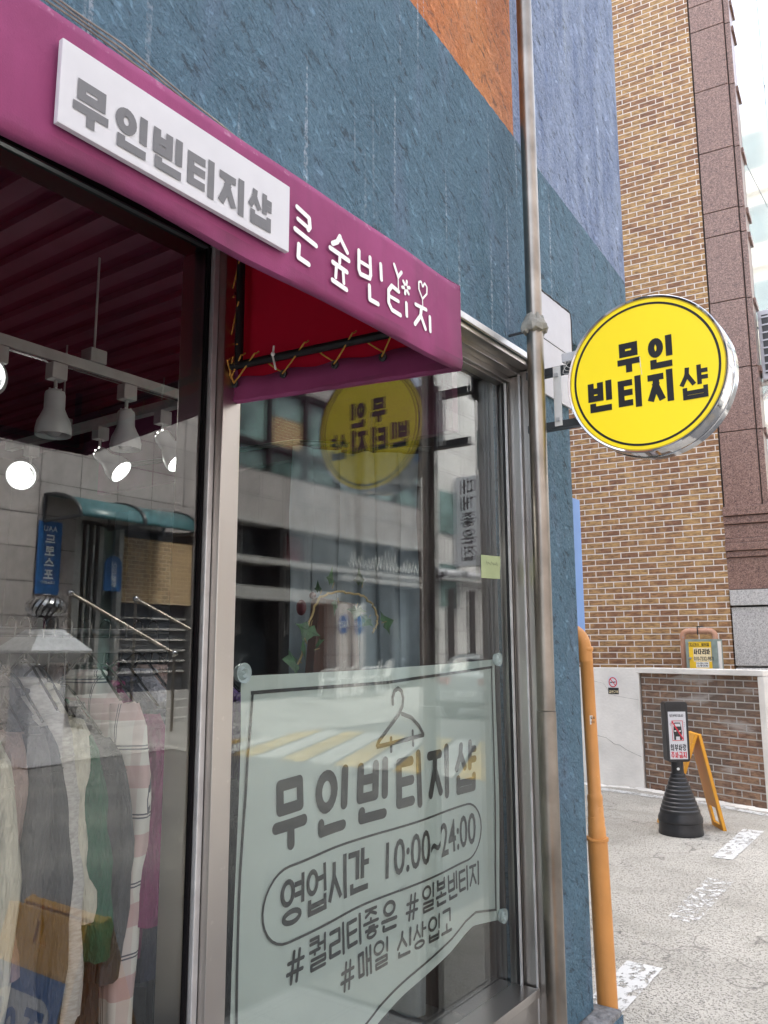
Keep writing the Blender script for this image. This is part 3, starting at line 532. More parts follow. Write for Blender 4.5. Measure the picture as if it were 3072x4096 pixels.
# white name board on the awning
nb=thing('name_board','white board with grey lettering fixed on the plum awning front','sign',(.61,.66,2.22))
m=MB(); m.box(.6075,.6155,.470,.852,2.233,2.338); m.obj('board','white',nb,bev=.001)
F=planeF((.6155,0,0),(0,1,0),(0,0,1),(1,0,0),.0008); ik=Ink(F); ik.text('무인빈티지샵',.487,2.2455,.0475,.055,.0112,gap=.172); ik.obj('lettering','greytxt',nb)

# ================================================================ ROUND SIGN
rs=thing('round_sign','round yellow light box sign with black lettering and chrome rim on a wall bracket','sign',(.488,2.95,2.34))
SX,SZ,SR=.488,2.634,.293
def cyl(m,r0,r1,y0,y1,n=96): m.rings([[Vector((SX+r*math.cos(2*math.pi*k/n),y,SZ+r*math.sin(2*math.pi*k/n))) for k in range(n)] for r,y in ((r0,y0),(r1,y1))])
m=MB(); n=96
m.rings([[Vector((SX+r*math.cos(2*math.pi*k/n),y,SZ+r*math.sin(2*math.pi*k/n))) for k in range(n)] for r,y in ((.284,2.884),(.290,2.880),(SR,2.884),(SR+.001,2.93),(SR-.002,2.931),(SR-.002,2.975),(SR+.001,2.976),(SR,3.02),(.28,3.025))],cap=False); m.obj('rim','chrome',rs,smooth=True,auto=25)
m=MB(); m.rings([[Vector((SX+r*math.cos(2*math.pi*k/n),y,SZ+r*math.sin(2*math.pi*k/n))) for k in range(n)] for r,y in ((.287,2.886),(.287,2.89))]); m.obj('front_face','yellow',rs)
m=MB(); m.rings([[Vector((SX+r*math.cos(2*math.pi*k/n),y,SZ+r*math.sin(2*math.pi*k/n))) for k in range(n)] for r,y in ((.287,3.015),(.287,3.02))]); m.obj('back_face','yellow',rs)
def edgering(r0,r1,y,mat,name):
    m=MB(); m.rings([[Vector((SX+r*math.cos(2*math.pi*k/n),y,SZ+r*math.sin(2*math.pi*k/n))) for k in range(n)] for r in (r0,r1)],cap=False); return m.obj(name,mat,rs)
edgering(.2585,.267,2.885,'blacktxt','black_ring')
edgering(.2795,.2868,2.8853,simple('dull_yellow_edge',(.60,.42,.02),.5,bs=0),'edge_band')
F=planeF((0,2.886,0),(1,0,0),(0,0,1),(0,-1,0),.0012); ik=Ink(F); ik.seg=1
def signtext(ik,w=.0232):
    ik.text('무',.392,2.650,.085,.113,w); ik.text('인',.505,2.642,.088,.118,w)
    ik.text('빈',.272,2.520,.094,.116,w); ik.text('티',.387,2.514,.088,.118,w); ik.text('지',.497,2.515,.092,.118,w); ik.text('샵',.610,2.508,.098,.120,.019)
signtext(ik); ik.obj('lettering','blacktxt',rs)
m=MB(); m.add([(.474,2.884,2.70),(.477,2.884,2.70),(.479,2.884,2.655),(.476,2.884,2.66)],[(0,1,2,3)]); m.add([(.478,2.884,2.66),(.480,2.884,2.65),(.481,2.884,2.63),(.479,2.884,2.632)],[(0,1,2,3)]); m.obj('scratch','paperw',rs)
bk=[]
m=MB(); m.box(0.0,.24,2.93,2.936,2.718,2.748); m.box(0.0,.24,2.936,2.965,2.718,2.722); m.obj('upper_arm','darkmetal',rs)
m=MB(); m.box(0.0,.27,2.93,2.936,2.497,2.527); m.box(0,.27,2.936,2.965,2.497,2.501); m.obj('lower_arm','darkmetal',rs)
m=MB(); m.box(.118,.150,2.924,2.929,2.505,2.745); pl=m.obj('mounting_plate','paperw',rs,bev=.002)
for z in (2.53,2.71): m=MB(); m.box(.127,.141,2.917,2.9235,z-.007,z+.007); m.obj('bolt','silverpaint',pl)
m=MB(); m.box(.165,.235,2.905,2.975,2.750,2.785); m.obj('power_box','white',rs,bev=.002)
for k in range(3): 
    m=MB(); m.tube([(.20+.02*math.sin(t*.55+k*.6)*(1+.3*k),2.90+.003*k,2.752-.035*math.sin(t*.34)*(1+.25*k)) for t in range(10)],.0012,6); m.obj('wire','paperw',rs)
# ================================================================ GAS PIPE, PALE BOX
gpz=thing('gas_pipe','orange painted gas pipe with a thicker sleeve standing at the corner of the blue wall','pipe',(0,3.49,0))
m=MB(); P=[(-.6,3.44,1.735),(-.10,3.46,1.735)]+[(-.10+.075*math.sin(t*math.pi/16),3.46+.01*t/8,1.66+.075*math.cos(t*math.pi/16)) for t in range(1,9)]+[(-.022,3.475,1.60)]
m.tube(P,.031,24); m.obj('elbow','orange',gpz,smooth=True)
m=MB(); rg=[]; 
for i,(z,r) in enumerate([(1.662,.0285),(1.655,.033),(1.645,.031),(1.64,.0275),(1.05,.0275),(1.045,.031),(1.03,.0325),(1.0,.031),(.995,.033),(.96,.0325),(.955,.035),(.92,.034),(.915,.0365),(.875,.0365),(.872,.046),(.862,.0455),(.86,.041),(.01,.041)]):
    cx=-.020+.03*(1.66-z)/1.5; rg.append([Vector((cx+r*math.cos(k*math.pi/14),3.475+r*math.sin(k*math.pi/14),z+(.004*math.sin(k*.45+i) if .87<z<1.06 else 0))) for k in range(28)])
m.rings(rg); m.obj('upright','orange',gpz,smooth=True,auto=50)
st=thing('pipe_sticker','small white sticker with black writing wrapped on the orange gas pipe','sticker',(-.0,3.44,1.35))
def cylF(cx,cy,r,a0): 
    return lambda u,v,l=0.: Vector((cx+(r+.001+l)*math.sin(a0+u/r),cy-(r+.001+l)*math.cos(a0+u/r),v))
Fc=cylF(-.016,3.475,.0278,0); m=MB()
for k in range(5): u0=.012+k*.005; m.add([Fc(u0,1.335),Fc(u0+.005,1.335),Fc(u0+.005,1.372),Fc(u0,1.372)],[(0,1,2,3)])
m.obj('label_sheet','paperw',st); ik=Ink(lambda u,v,l=0.:Fc(u,v,l+.0008)); ik.seg=.002; ik.text('도시',.014,1.357,.009,.011,.002); ik.mb.add(*[[ik.F(.015+x*.011,1.34+y*.014) for x,y in latin('010',.01)[0]],latin('010',.01)[1]]); ik.obj('writing','blacktxt',st)
m=MB(); m.box(-.75,-.15,3.50,3.80,1.70,2.37); m.obj('side_cabinet','pbx',bev=.004,label='plain pale blue cabinet on the side of the shop behind the wall corner',cat='cabinet')
# ================================================================ BRICK BUILDING AT THE BACK
bb=thing('brick_building','tall building with ochre brick side wall and red granite corner','building',(-2,11,0))
ux,uy=.9956,.094
BP=lambda t,d=0.: (-1.16+ux*t+uy*d, 10.95+uy*t-ux*d*-1*-1)   # t along wall from its right corner; d towards the camera
def bpt(t,d,z): return (-1.16+ux*t+uy*d,10.95+uy*t-ux*d,z)
def bbox(m,t0,t1,d0,d1,z0,z1):
    vs=[bpt(t,d,z) for t in (t0,t1) for d in (d0,d1) for z in (z0,z1)]
    m.add(vs,[(0,1,3,2),(4,6,7,5),(0,4,5,1),(2,3,7,6),(0,2,6,4),(1,5,7,3)])
m=MB(); bbox(m,-9,0,-.3,0,0,13); m.obj('brick_wall','brick',bb)
m=MB(); bbox(m,.0,.02,-.3,-.03,2.5,13); m.obj('joint','joint',bb)
# granite corner blocks
z=3.42; hs=[.98,.83,.93,.93,.35,.88,.93,.93,.4,.9,.9,.9]
for h in hs:
    m=MB(); bbox(m,.02,.45,-.3,-.01,z+.006,z+h-.006); m.obj('granite_block','redgran',bb,bev=.003)
    m=MB(); bbox(m,.463,.53,-.4,-.05,z+.006,z+h-.006); m.obj('granite_trim','redgran',bb,bev=.003)
    m=MB(); bbox(m,.52,.56,-.55,-.2,z-.03,z+.05); m.obj('window_sill_block','redgran',bb,bev=.004)
    z+=h
m=MB(); bbox(m,.02,.50,-.6,-.06,3.42,13); m.obj('joint_backing','joint',bb)
for (z0,z1,d) in ((3.30,3.415,.07),(3.20,3.295,.035),(3.02,3.195,.0),(2.96,3.015,.03),(2.86,2.955,.06),(2.78,2.855,.03),(2.38,2.775,-.0),): 
    m=MB(); bbox(m,.0,1.9,-.5,d,z0,z1); m.obj('cornice' if z0>2.7 else 'granite_band','redgran',bb,bev=.006)
m=MB(); bbox(m,.01,1.9,-.5,.03,2.18,2.372); m.obj('stone_ledge','greygran',bb,bev=.006)
for z0,z1 in ((1.44,2.17),(.72,1.43),(0,.71)):
    for t0,t1 in ((.015,.60),(.612,1.3),(1.31,1.9)): m=MB(); bbox(m,t0,t1,-.5,0,z0,z1-.012); m.obj('base_block','greygran',bb,bev=.012)
# street front running away: bright mirrored glass
fx=bpt(.55,-.35,0)
for j in range(4):
    for i in range(10):
        y0=fx[1]+.1+i*2.2; z0=3.45+j*2.45
        m=MB(); m.box(fx[0]-.06+.012*i,fx[0]+.012*i-.03,y0,y0+2.17,z0,z0+2.42); m.obj('window_panel','curtain_wall',bb)
m=MB(); m.box(-9,fx[0]-.08,11.5,34,0,13); m.obj('core','greygran',bb)
# added unseen block that shades the yard, then the far cream building
rb=thing('yard_shade_block','plain grey unseen block added to shade the parking yard','building',(-14,6,0))
m=MB(); m.box(-22,-9.6,-6,10.6,0,20); m.obj('wall','greygran',rb)
fb=thing('cream_building','cream stone building with cornices far down the street','building',(1.6,40,0))
m=MB(); m.box(.4,9,38,52,0,26); m.obj('wall','cream',fb)
for k in range(6): m=MB(); m.box(.25,9.1,37.8,38.1,4+k*3.6,4.35+k*3.6); m.obj('cornice','cream',fb,bev=.05)
for k in range(6):
    for i in range(3): m=MB(); m.box(1.0+i*2.2,2.2+i*2.2,37.97,38.05,5.2+k*3.6,7.0+k*3.6); m.obj('window','tglass',fb)
ac=thing('air_conditioner','grey outdoor air conditioner unit on a bracket beside the glass front','air conditioner',(-.3,11.4,5))
ax_,ay_,az_=-.64,11.3,5.1
m=MB(); m.box(ax_,ax_+.75,ay_,ay_+.35,az_,az_+.95); m.obj('case','grey',ac,bev=.02)
m=MB()
for i in range(6): m.box(ax_+.05+i*.11,ax_+.13+i*.11,ay_-.012,ay_-.001,az_+.08,az_+.88)
gr=m.obj('grille','frame',ac)
m=MB(); 
for i in range(8): m.box(ax_+.04,ax_+.71,ay_-.02,ay_-.013,az_+.1+i*.105,az_+.12+i*.105)
m.obj('grille_bar','grey',gr)
m=MB(); m.tube([(ax_-.1,ay_+.1,az_-.02),(ax_+.8,ay_+.1,az_-.02)],.03,8); m.tube([(ax_-.1,ay_+.1,az_-.3),(ax_+.5,ay_+.1,az_+.4)],.025,8); m.obj('bracket','paperw',ac)
wr=MB(); wr.tube([(2.2,14,3.0+.0),(1.2,12.5,5.2),(.1,11.2,8.2)],.012,6); wr.obj('overhead_cable','black',label='thin black overhead cable crossing the bright glass front',cat='cable')

# ================================================================ LOW WALL
lw=thing('low_wall','low white plastered wall with a panel of old brown brick','wall',(-2,10,0))
a=Vector((-2.10,10.2)); dR=Vector((.925,-.38)); nR=Vector((-.38,-.925)); dL=Vector((-1,.0)); nL=Vector((0,-1))
def wbox(m,o,d,nn,t0,t1,d0,d1,z0,z1,z2=None,z3=None):
    vs=[]
    for t,(za,zb) in ((t0,(z0,z1)),(t1,(z0 if z2 is None else z2,z1 if z3 is None else z3))):
        for dd in (d0,d1):
            for zz in (za,zb): p=o+d*t+nn*dd; vs.append((p.x,p.y,zz))
    m.add(vs,[(0,1,3,2),(4,6,7,5),(0,4,5,1),(2,3,7,6),(0,2,6,4),(1,5,7,3)])
m=MB(); wbox(m,a,dL,nL,0,3.5,-.25,.0,0,1.42); m.obj('plaster_wall','plaster',lw,bev=.006)
m=MB(); wbox(m,a,dR,nR,0.0,1.60,-.25,-.035,0,1.36); m.obj('brick_panel','brickd',lw)
m=MB(); wbox(m,a,dR,nR,-.05,1.68,-.25,.015,1.362,1.425); m.obj('coping','plaster',lw,bev=.008)
m=MB(); wbox(m,a,dR,nR,1.605,1.68,-.6,.01,0,1.36,0,1.36); m.obj('end_post','plaster',lw,bev=.01)
m=MB()
pp=[(-2.72,.60),(-2.55,.57),(-2.45,.50),(-2.38,.49),(-2.30,.44),(-2.2,.40),(-2.12,.37)]
for p,q in zip(pp[:-1],pp[1:]): m.tube([(p[0],10.199,p[1]),(q[0],10.199,q[1])],.003,5)
pp=[(-2.7,1.26),(-2.6,1.24),(-2.55,1.23),(-2.5,1.15),(-2.47,1.1),(-2.4,1.08),(-2.12,1.04)]
for p,q in zip(pp[:-1],pp[1:]): m.tube([(p[0],10.199,p[1]),(q[0],10.199,q[1])],.0018,5)
m.obj('crack','seal',lw)
m=MB()
random.seed(5)
for i in range(46):
    t=-.7+i*.052; p=(a+dL*(-t) if t<0 else a+dR*t)+(nL if t<0 else nR)*(.05+.05*random.random()); r=.025+.03*random.random(); m.sphere((p.x,p.y,.005),r,4,(1.6,1.1,.35))
m.obj('rubble_edge','plaster',lw,smooth=True)
# no smoking sticker
ns=thing('no_smoking_sticker','small peeling no smoking sticker on the white plastered low wall','sticker',(-2.43,10.19,1.12)); 
F=planeF((-2.43,10.2,1.12),(1,0,0),(0,0,1),(0,-1,0),.002)
m=MB(); m.add([F(x,y) for x,y in ((-.065,.06),(.065,.06),(.07,.14),(.05,.19),(0,.205),(-.05,.19),(-.07,.14))],[tuple(range(7))]); m.obj('label_sheet','white',ns)
m=MB(); m.add([F(x,y,.0005) for x,y in ((-.065,-.02),(.07,-.02),(.07,.058),(-.065,.058))],[(0,1,2,3)]); m.obj('black_band','blacktxt',ns)
ik=Ink(lambda u,v,l=0.:F(u,v,l+.0012)); ik.stroke(ell(0,.125,.048,.055,24),.012); ik.stroke([(-.034,.165),(.034,.085)],.010); ik.obj('ban_ring','red',ns)
ik=Ink(lambda u,v,l=0.:F(u,v,l+.0008)); ik.stroke([(-.03,.122),(.03,.128)],.012); ik.obj('cigarette','blacktxt',ns)
ik=Ink(lambda u,v,l=0.:F(u,v,l+.0018)); ik.text('금연구역',-.055,-.008,.027,.034,.004); ik.obj('writing','paper',ns)
# gas regulator pipe + box
sp=thing('salmon_pipe','faded salmon gas pipe bent in a loop in front of the ochre brick wall','pipe',(-1.6,10.6,1.4))
def bend(c,r,a0,a1,k=8): return [(c[0]+r*math.cos(a0+(a1-a0)*i/k),c[1],c[2]+r*math.sin(a0+(a1-a0)*i/k)) for i in range(k+1)]
m=MB(); Yq=10.62; m.tube([(-1.665,Yq,1.0),(-1.665,Yq,1.79)],.032,16); m.obj('upright','salmon',sp,smooth=True)
m=MB(); m.tube([(-1.665,Yq,1.77)]+bend((-1.60,Yq,1.80),.065,math.pi,math.pi/2)+bend((-1.345,Yq,1.80),.065,math.pi/2,0)+[(-1.28,Yq,1.70)],.036,16); m.obj('loop','salmon',sp,smooth=True)
for x in (-1.56,-1.38): m=MB(); m.tube([(x,Yq,1.865),(x+.02,Yq,1.865)],.042,16); m.obj('coupling','salmon',sp,smooth=True)
m=MB(); m.tube([(-1.47,Yq-.05,1.82),(-1.47,Yq-.05,1.92),(-1.47,Yq+.2,1.93)],.008,6); m.tube([(-1.47,Yq-.04,1.87),(-1.47,Yq+.04,1.91)],.007,6); m.obj('clamp','joint',sp)
gb=thing('gas_valve_box','grey green gas valve box with a yellow front and paper notices behind the low wall','box',(-1.4,10.4,1.3))
m=MB(); m.box(-1.565,-1.20,10.36,10.62,1.28,1.765); m.obj('case','boxgreen',gb,bev=.004)
m=MB(); m.box(-1.525,-1.265,10.352,10.359,1.28,1.735); m.obj('front_panel','boxyel',gb)
F=planeF((0,10.352,0),(1,0,0),(0,0,1),(0,-1,0),.001)
def rectf(m,F,u0,u1,v0,v1,l=0.): m.add([F(u0,v0,l),F(u1,v0,l),F(u1,v1,l),F(u0,v1,l)],[(0,1,2,3)])
m=MB(); rectf(m,F,-1.475,-1.27,1.50,1.665); m.obj('notice_sheet','paper',gb)
m=MB(); rectf(m,F,-1.45,-1.30,1.43,1.497); m.obj('notice_sheet','paperw',gb)
ik=Ink(lambda u,v,l=0.:F(u,v,l+.001)); ik.seg=1
ik.text('도시가스',-1.510,1.685,.025,.032,.0045); ik.text('밸브함',-1.375,1.685,.026,.032,.0045)
for q in ([(-1.518,1.68),(-1.518,1.722),(-1.29,1.722),(-1.29,1.68),(-1.518,1.68)],): ik.stroke(q,.003)
ik.text('사다리차',-1.468,1.585,.043,.066,.011); ik.font('010-7332-9871',-1.470,1.515,.045,.62,.02); ik.font('010-3861-2404',-1.445,1.472,.020,.8,.01); ik.text('스카이차',-1.44,1.44,.029,.026,.004); ik.obj('writing','blacktxt',gb)
m=MB(); m.box(-1.545,-1.50,10.33,10.351,1.535,1.55); m.sphere((-1.51,10.34,1.54),.014,5); m.obj('latch','seal',gb)
m=MB(); m.box(-1.198,-1.185,10.38,10.5,1.30,1.74); m.obj('torn_notices','paperw',gb)
# ================================================================ CONE STAND
import itertools
cs=thing('cone_stand_sign','black plastic cone stand holding a tall no parking sign','sign',(-1.015,7.95,0)); cs.rotation_euler=(0,0,R(0))
cx,cy=-1.015,7.95
prof=[(.193,.006),(.196,.02),(.190,.05),(.188,.11),(.194,.118),(.194,.15),(.175,.19)]
z=.19; r=.175
while z<.50: prof+= [(r,z+.002),(r-.001,z+.026),(r-.005,z+.032)]; z+=.034; r-=.0118
prof+=[(.062,.525)]
m=MB(); m.lathe([(a*(1 if True else 1),b) for a,b in prof],(cx,cy,0),40); m.obj('cone','blkpl',cs,smooth=True,auto=28)
m=MB(); m.tube([(cx,cy,.52),(cx,cy,.64)],.055,24); m.tube([(cx,cy,.515),(cx,cy,.53)],.06,24); m.obj('neck','blkpl',cs,smooth=True)
m=MB(); m.tube([(cx+.025,cy-.056,.575),(cx+.025,cy-.062,.575)],.012,12); m.obj('screw_cap','paperw',cs)
TW=R(38); Mr=Matrix.Translation((cx,cy,0))@Matrix.Rotation(TW,4,'Z')
def cp(x,y,z): return Mr@Vector((x,y,z))
def rrect(x0,x1,z0,z1,r,k=5):
    P=[]
    for ccx,ccz,a0 in ((x1-r,z1-r,0),(x0+r,z1-r,90),(x0+r,z0+r,180),(x1-r,z0+r,270)):
        P+=[(ccx+r*math.cos(R(a0+90*i/k)),ccz+r*math.sin(R(a0+90*i/k))) for i in range(k+1)]
    return P
m=MB(); m.prism(rrect(-.105,.105,.635,1.17,.025),lambda u,v:cp(u,-.055,v),lambda u,v:cp(u,.055,v)); m.obj('sign_case','blkpl',cs,bev=.006)
F=lambda u,v,l=0.: cp(u,-.0555-l,v)
m=MB(); rectf(m,F,-.082,.082,.66,1.082,.001); m.obj('sign_sheet','white',cs)
m=MB(); m.prism(rrect(-.045,.045,1.105,1.15,.008),lambda u,v:cp(u,-.0575,v),lambda u,v:cp(u,-.056,v)); m.obj('handle_hole','black',cs)
ik=Ink(lambda u,v,l=0.:F(u,v,l+.002)); ik.seg=1; ik.text('협조부탁드립니다',-.068,1.035,.0145,.024,.0028)
ik.obj('top_line','blacktxt',cs); ik=Ink(lambda u,v,l=0.:F(u,v,l+.002)); ik.seg=1
ik.text('외부차량',-.073,.735,.033,.058,.0075)
ik.obj('middle_line','blacktxt',cs); ik=Ink(lambda u,v,l=0.:F(u,v,l+.002)); ik.seg=1
m2=ik.mb
def pf(pts): ik.k+=1; m2.add([F(x,y,.002+(ik.k%37)*.00002) for x,y in pts],[tuple(range(len(pts)))])
pf([(-.034,.86),(.034,.86),(.040,.90),(.036,.945),(-.036,.945),(-.040,.90)]); pf([(-.036,.945),(.036,.945),(.026,.985),(-.026,.985)]); pf([(-.036,.83),(-.018,.83),(-.018,.862),(-.036,.862)]); pf([(.018,.83),(.036,.83),(.036,.862),(.018,.862)])
for k in range(3): ik.stroke([(-.062+.004*k,.955+.01*k),(-.07+.006*k,.975+.006*k)],.002); ik.stroke([(.060,.945+.02*k),(.072,.96+.012*k)],.002)
ik.obj('car_pictogram','blacktxt',cs)
ik=Ink(lambda u,v,l=0.:F(u,v,l+.0035)); ik.seg=1; ik.text('주차금지',-.073,.67,.033,.056,.0075); ik.obj('bottom_line','red',cs); ik=Ink(lambda u,v,l=0.:F(u,v,l+.0035)); ik.seg=1; ik.stroke([(-.05,.825),(-.05,1.0),(.05,1.0),(.05,.825),(-.05,.825)],.005); ik.stroke([(-.045,.99),(.045,.84)],.012); ik.obj('ban_frame','red',cs)
m=MB(); 
for sx in (-.022,.022): m.add([F(sx+x,.91+y,.0032) for x,y in ((-.009,-.006),(.009,-.006),(.009,.006),(-.009,.006))],[(0,1,2,3)])
m.add([F(x,y,.0032) for x,y in ((-.03,.95),(.03,.95),(.022,.975),(-.022,.975))],[(0,1,2,3)]); m.obj('car_lights','white',cs)
# ================================================================ ORANGE A BOARD
ab=thing('folding_board','orange plastic folding warning board standing behind the black cone sign','sign',(-1.03,8.4,0))
def leaf(m,top,foot,wd,hw,th,hole=True):
    """board between top edge centre and foot edge centre; hw half width along wd"""
    top=Vector(top); foot=Vector(foot); wd=Vector(wd).normalized(); d=(foot-top); L=d.length; d.normalize(); nn=wd.cross(d).normalized()
    f=lambda u,v,w: top+wd*u+d*v+nn*w
    def slab(u0,u1,v0,v1,w0,w1): m.add([f(u,v,w) for u in (u0,u1) for v in (v0,v1) for w in (w0,w1)],[(0,1,3,2),(4,6,7,5),(0,4,5,1),(2,3,7,6),(0,2,6,4),(1,5,7,3)])
    slab(-hw,hw,.09,L-.2,-th,th); slab(-hw,-.035,0,.09,-th,th); slab(.035,hw,0,.09,-th,th); slab(-.035,.035,0,.03,-th,th); slab(-.035,.035,.03,.09,-th*.4,th)
    slab(-hw,-hw*.55,L-.2,L,-th,th); slab(hw*.55,hw,L-.2,L,-th,th); slab(-hw*.55,hw*.55,L-.05,L,-th,th)
    slab(-hw,-hw+.02,.0,L,th,th+.006); slab(hw-.02,hw,.0,L,th,th+.006)
wd=(.55,-.83,0)
m=MB(); leaf(m,(-.96,8.35,.86),(-.80,8.40,.0),wd,.15,.012); m.obj('board','orpl',ab,bev=.003)
m=MB(); leaf(m,(-.985,8.34,.86),(-1.27,8.22,.0),wd,.15,.012); m.obj('board','orpl',ab,bev=.003)
ik=Ink(lambda u,v,l=0.:Vector((-.93,8.3,.3))); 
# ================================================================ ROAD MARKINGS
def mark(name,pts,mat,z=.009): m=MB(); m.add([(x,y,z) for x,y in pts],[tuple(range(len(pts)))]); return m.obj(name,mat,kind='structure')
mark('parking_line',[(-.30,3.9),(-.12,3.9),(-.14,4.62),(-.33,4.62)],'wpaint')
mark('parking_line',[(-.38,5.45),(-.20,5.45),(-.24,6.55),(-.42,6.55)],'wpaint2')
mark('parking_line',[(-.56,7.2),(-.40,7.2),(-.42,8.45),(-.60,8.45)],'wpaint')
mark('wall_edge_paint',[(-2.6,9.8),(-1.2,9.5),(-.3,9.1),(-.3,9.2),(-1.2,9.65),(-2.6,9.95)],'wpaint')
# crossing stripes seen in the glass
sx=2.6; k=0
while sx<9.6:
    mark('crossing_stripe',[(sx,9.6),(sx+.45,9.6),(sx+2.35,13.6),(sx+1.9,13.6)],'wfull' if k%2 else 'yfull',.010); sx+=.52; k+=1
# ================================================================ IN THE SHOP WINDOW
def BX(y,z):    # gentle folds of the hanging banner
    d1=abs((y-1.62)*.9+(z-1.62)*.55); return -.168+.005*math.sin(9*(y-1.5))*max(0,min(1,(1.62-z)*2))-.007*math.exp(-(d1*9)**2)*(1 if z<1.58 else 0)+.004*math.sin((y*5+z*3)*2.2)
bn=thing('window_banner','pale mint cloth banner with dark lettering hanging inside the glass on suction cups','banner',(-.17,2.2,.6))
def botz(y):
    P=[(1.52,.35),(2.02,.515),(2.152,.566),(2.30,.600),(2.467,.632),(2.551,.648),(2.652,.676),(2.719,.688),(2.915,.660)]
    for (a,za),(b,zb) in zip(P[:-1],P[1:]):
        if y<=b: return za+(zb-za)*(y-a)/(b-a)
    return .66
def leftx(t): return 1.548-.03*t+.012*math.sin(t*3)      # left edge y at fraction t from top
def topz(y): return 1.585+(y-1.543)/1.4*.028-.006*math.sin((y-1.54)/1.39*math.pi)
m=MB(); rg=[]
for i in range(70):
    t=i/69; row=[]
    for j in range(46):
        s_=j/45; y=leftx(s_)+(2.925-.012*s_-leftx(s_))*t; zt=topz(y); z=zt+(botz(y)-zt)*s_; row.append(Vector((BX(y,z),y,z)))
    rg.append(row)
m.rings(rg,cap=False,closed=False); m.obj('cloth','banner',bn,smooth=True)
FB=lambda u,v,l=0.: Vector((BX(u,v)+.002+l,u,v))
ik=Ink(FB); ik.seg=.03
ik.stroke([(1.59,1.541),(2.2,1.548),(2.898,1.583)],.0095); ik.stroke([(2.897,1.58),(2.885,1.2),(2.885,.705)],.0075); ik.stroke([(2.885,.702),(2.74,.728),(2.66,.718),(2.56,.690),(2.467,.672),(2.30,.640),(2.15,.606),(1.9,.52)],.008); ik.stroke([(1.592,1.54),(1.572,1.38),(1.56,1.1),(1.556,.38)],.0085)
ik.obj('border_line','bantxt',bn)
# perspective free text lines, y = along window, z = up; baseline drifts a little like the cloth
def W(u,v,l=0.): return FB(u,v+.02*math.sin((u-1.65)*1.5)-.012,l)
ik=Ink(W); ik.seg=.03; u=1.665
for ch in '무인빈티지샵': u=ik.text(ch,u,1.135,.150,.185,.030,gap=.255,rnd=True)
ik.obj('shop_name','bantxt',bn)
ik=Ink(W); ik.seg=.03; ik.text('영업시간',1.70,.945,.098,.122,.0165,gap=.06)
ik.font('10:00~24:00',2.165,.955,.110,.78,.012); ik.obj('opening_hours','bantxt',bn)
ik=Ink(W); ik.seg=.02; P=[]
x0,x1,z0,z1=1.64,2.79,.905,1.095
rr=.095
P=[(x1-rr+rr*math.cos(a),1.0+rr*math.sin(a)) for a in [math.pi/2-math.pi*k/14 for k in range(15)]]+[(x0+rr+rr*math.cos(a),1.0+rr*math.sin(a)) for a in [-math.pi/2-math.pi*k/14 for k in range(15)]]
P.append(P[0]); ik.stroke(P,.007); ik.obj('oval_line','bantxt',bn)
ik=Ink(W); ik.seg=.03; u=ik.text('#퀄리티좋은',1.735,.800,.077,.088,.0115,gap=.13,rnd=True); u=ik.text(' #일본빈티지',u,.805,.072,.085,.0105,gap=.14,rnd=True); ik.obj('hashtag_line','bantxt',bn)
ik=Ink(W); ik.seg=.03; u=ik.text('#매일',1.965,.705,.074,.082,.0110,gap=.12,rnd=True); u=ik.text(' 신상입고',u,.705,.072,.080,.0105,gap=.12,rnd=True); ik.obj('hashtag_line','bantxt',bn)
ik=Ink(FB); ik.seg=.02
ik.stroke([(2.222,1.480),(2.222,1.500),(2.234,1.520),(2.255,1.527),(2.276,1.518),(2.284,1.495),(2.278,1.470),(2.255,1.445),(2.20,1.410),(2.145,1.372),(2.135,1.355),(2.27,1.362),(2.40,1.368)],.0135,True)
ik.stroke([(2.272,1.446),(2.33,1.430),(2.375,1.400),(2.402,1.370)],.0135,True); ik.stroke([(2.208,1.375),(2.208,1.335)],.0125,True); ik.stroke([(2.335,1.386),(2.335,1.342)],.0125,True)
ik.obj('hanger_drawing','bantxt',bn)
for y,z in ((1.545,1.593),(2.928,1.612),(2.918,.675)):
    m=MB(); m.rings([[Vector((x,y+r*math.cos(k*math.pi/10),z+r*math.sin(k*math.pi/10))) for k in range(20)] for r,x in ((.001,-.172),(.022,-.170),(.026,-.158),(.026,-.152),(.018,-.158),(.012,-.150),(.006,-.157),(.001,-.15))],cap=False); m.obj('suction_cup','cup',bn,smooth=True,auto=20)
# sticky note
sn=thing('sticky_note','small pale green sticky note with pen scribble stuck on the right edge of the glass','note',(-.128,2.82,1.9))
m=MB(); rg=[[Vector((-.1285+.008*(t*t)+(.003 if s_>.5 else 0)*t,2.757+.135*t,1.918+.088*s_+.004*t)) for s_ in (0,.33,.66,1)] for t in [i/6 for i in range(7)]]; m.rings(rg,cap=False,closed=False); m.obj('paper','note',sn,smooth=True)
ik=Ink(lambda u,v,l=0.:Vector((-.1275+.008*((u-2.757)/.135)**2+.003+l,u,v)))
for k in range(7): ik.stroke([(2.79+.012*k,1.985-.004*(k%3)),(2.797+.012*k,1.972+.005*(k%2))],.0018)
ik.obj('scribble','frame',sn)
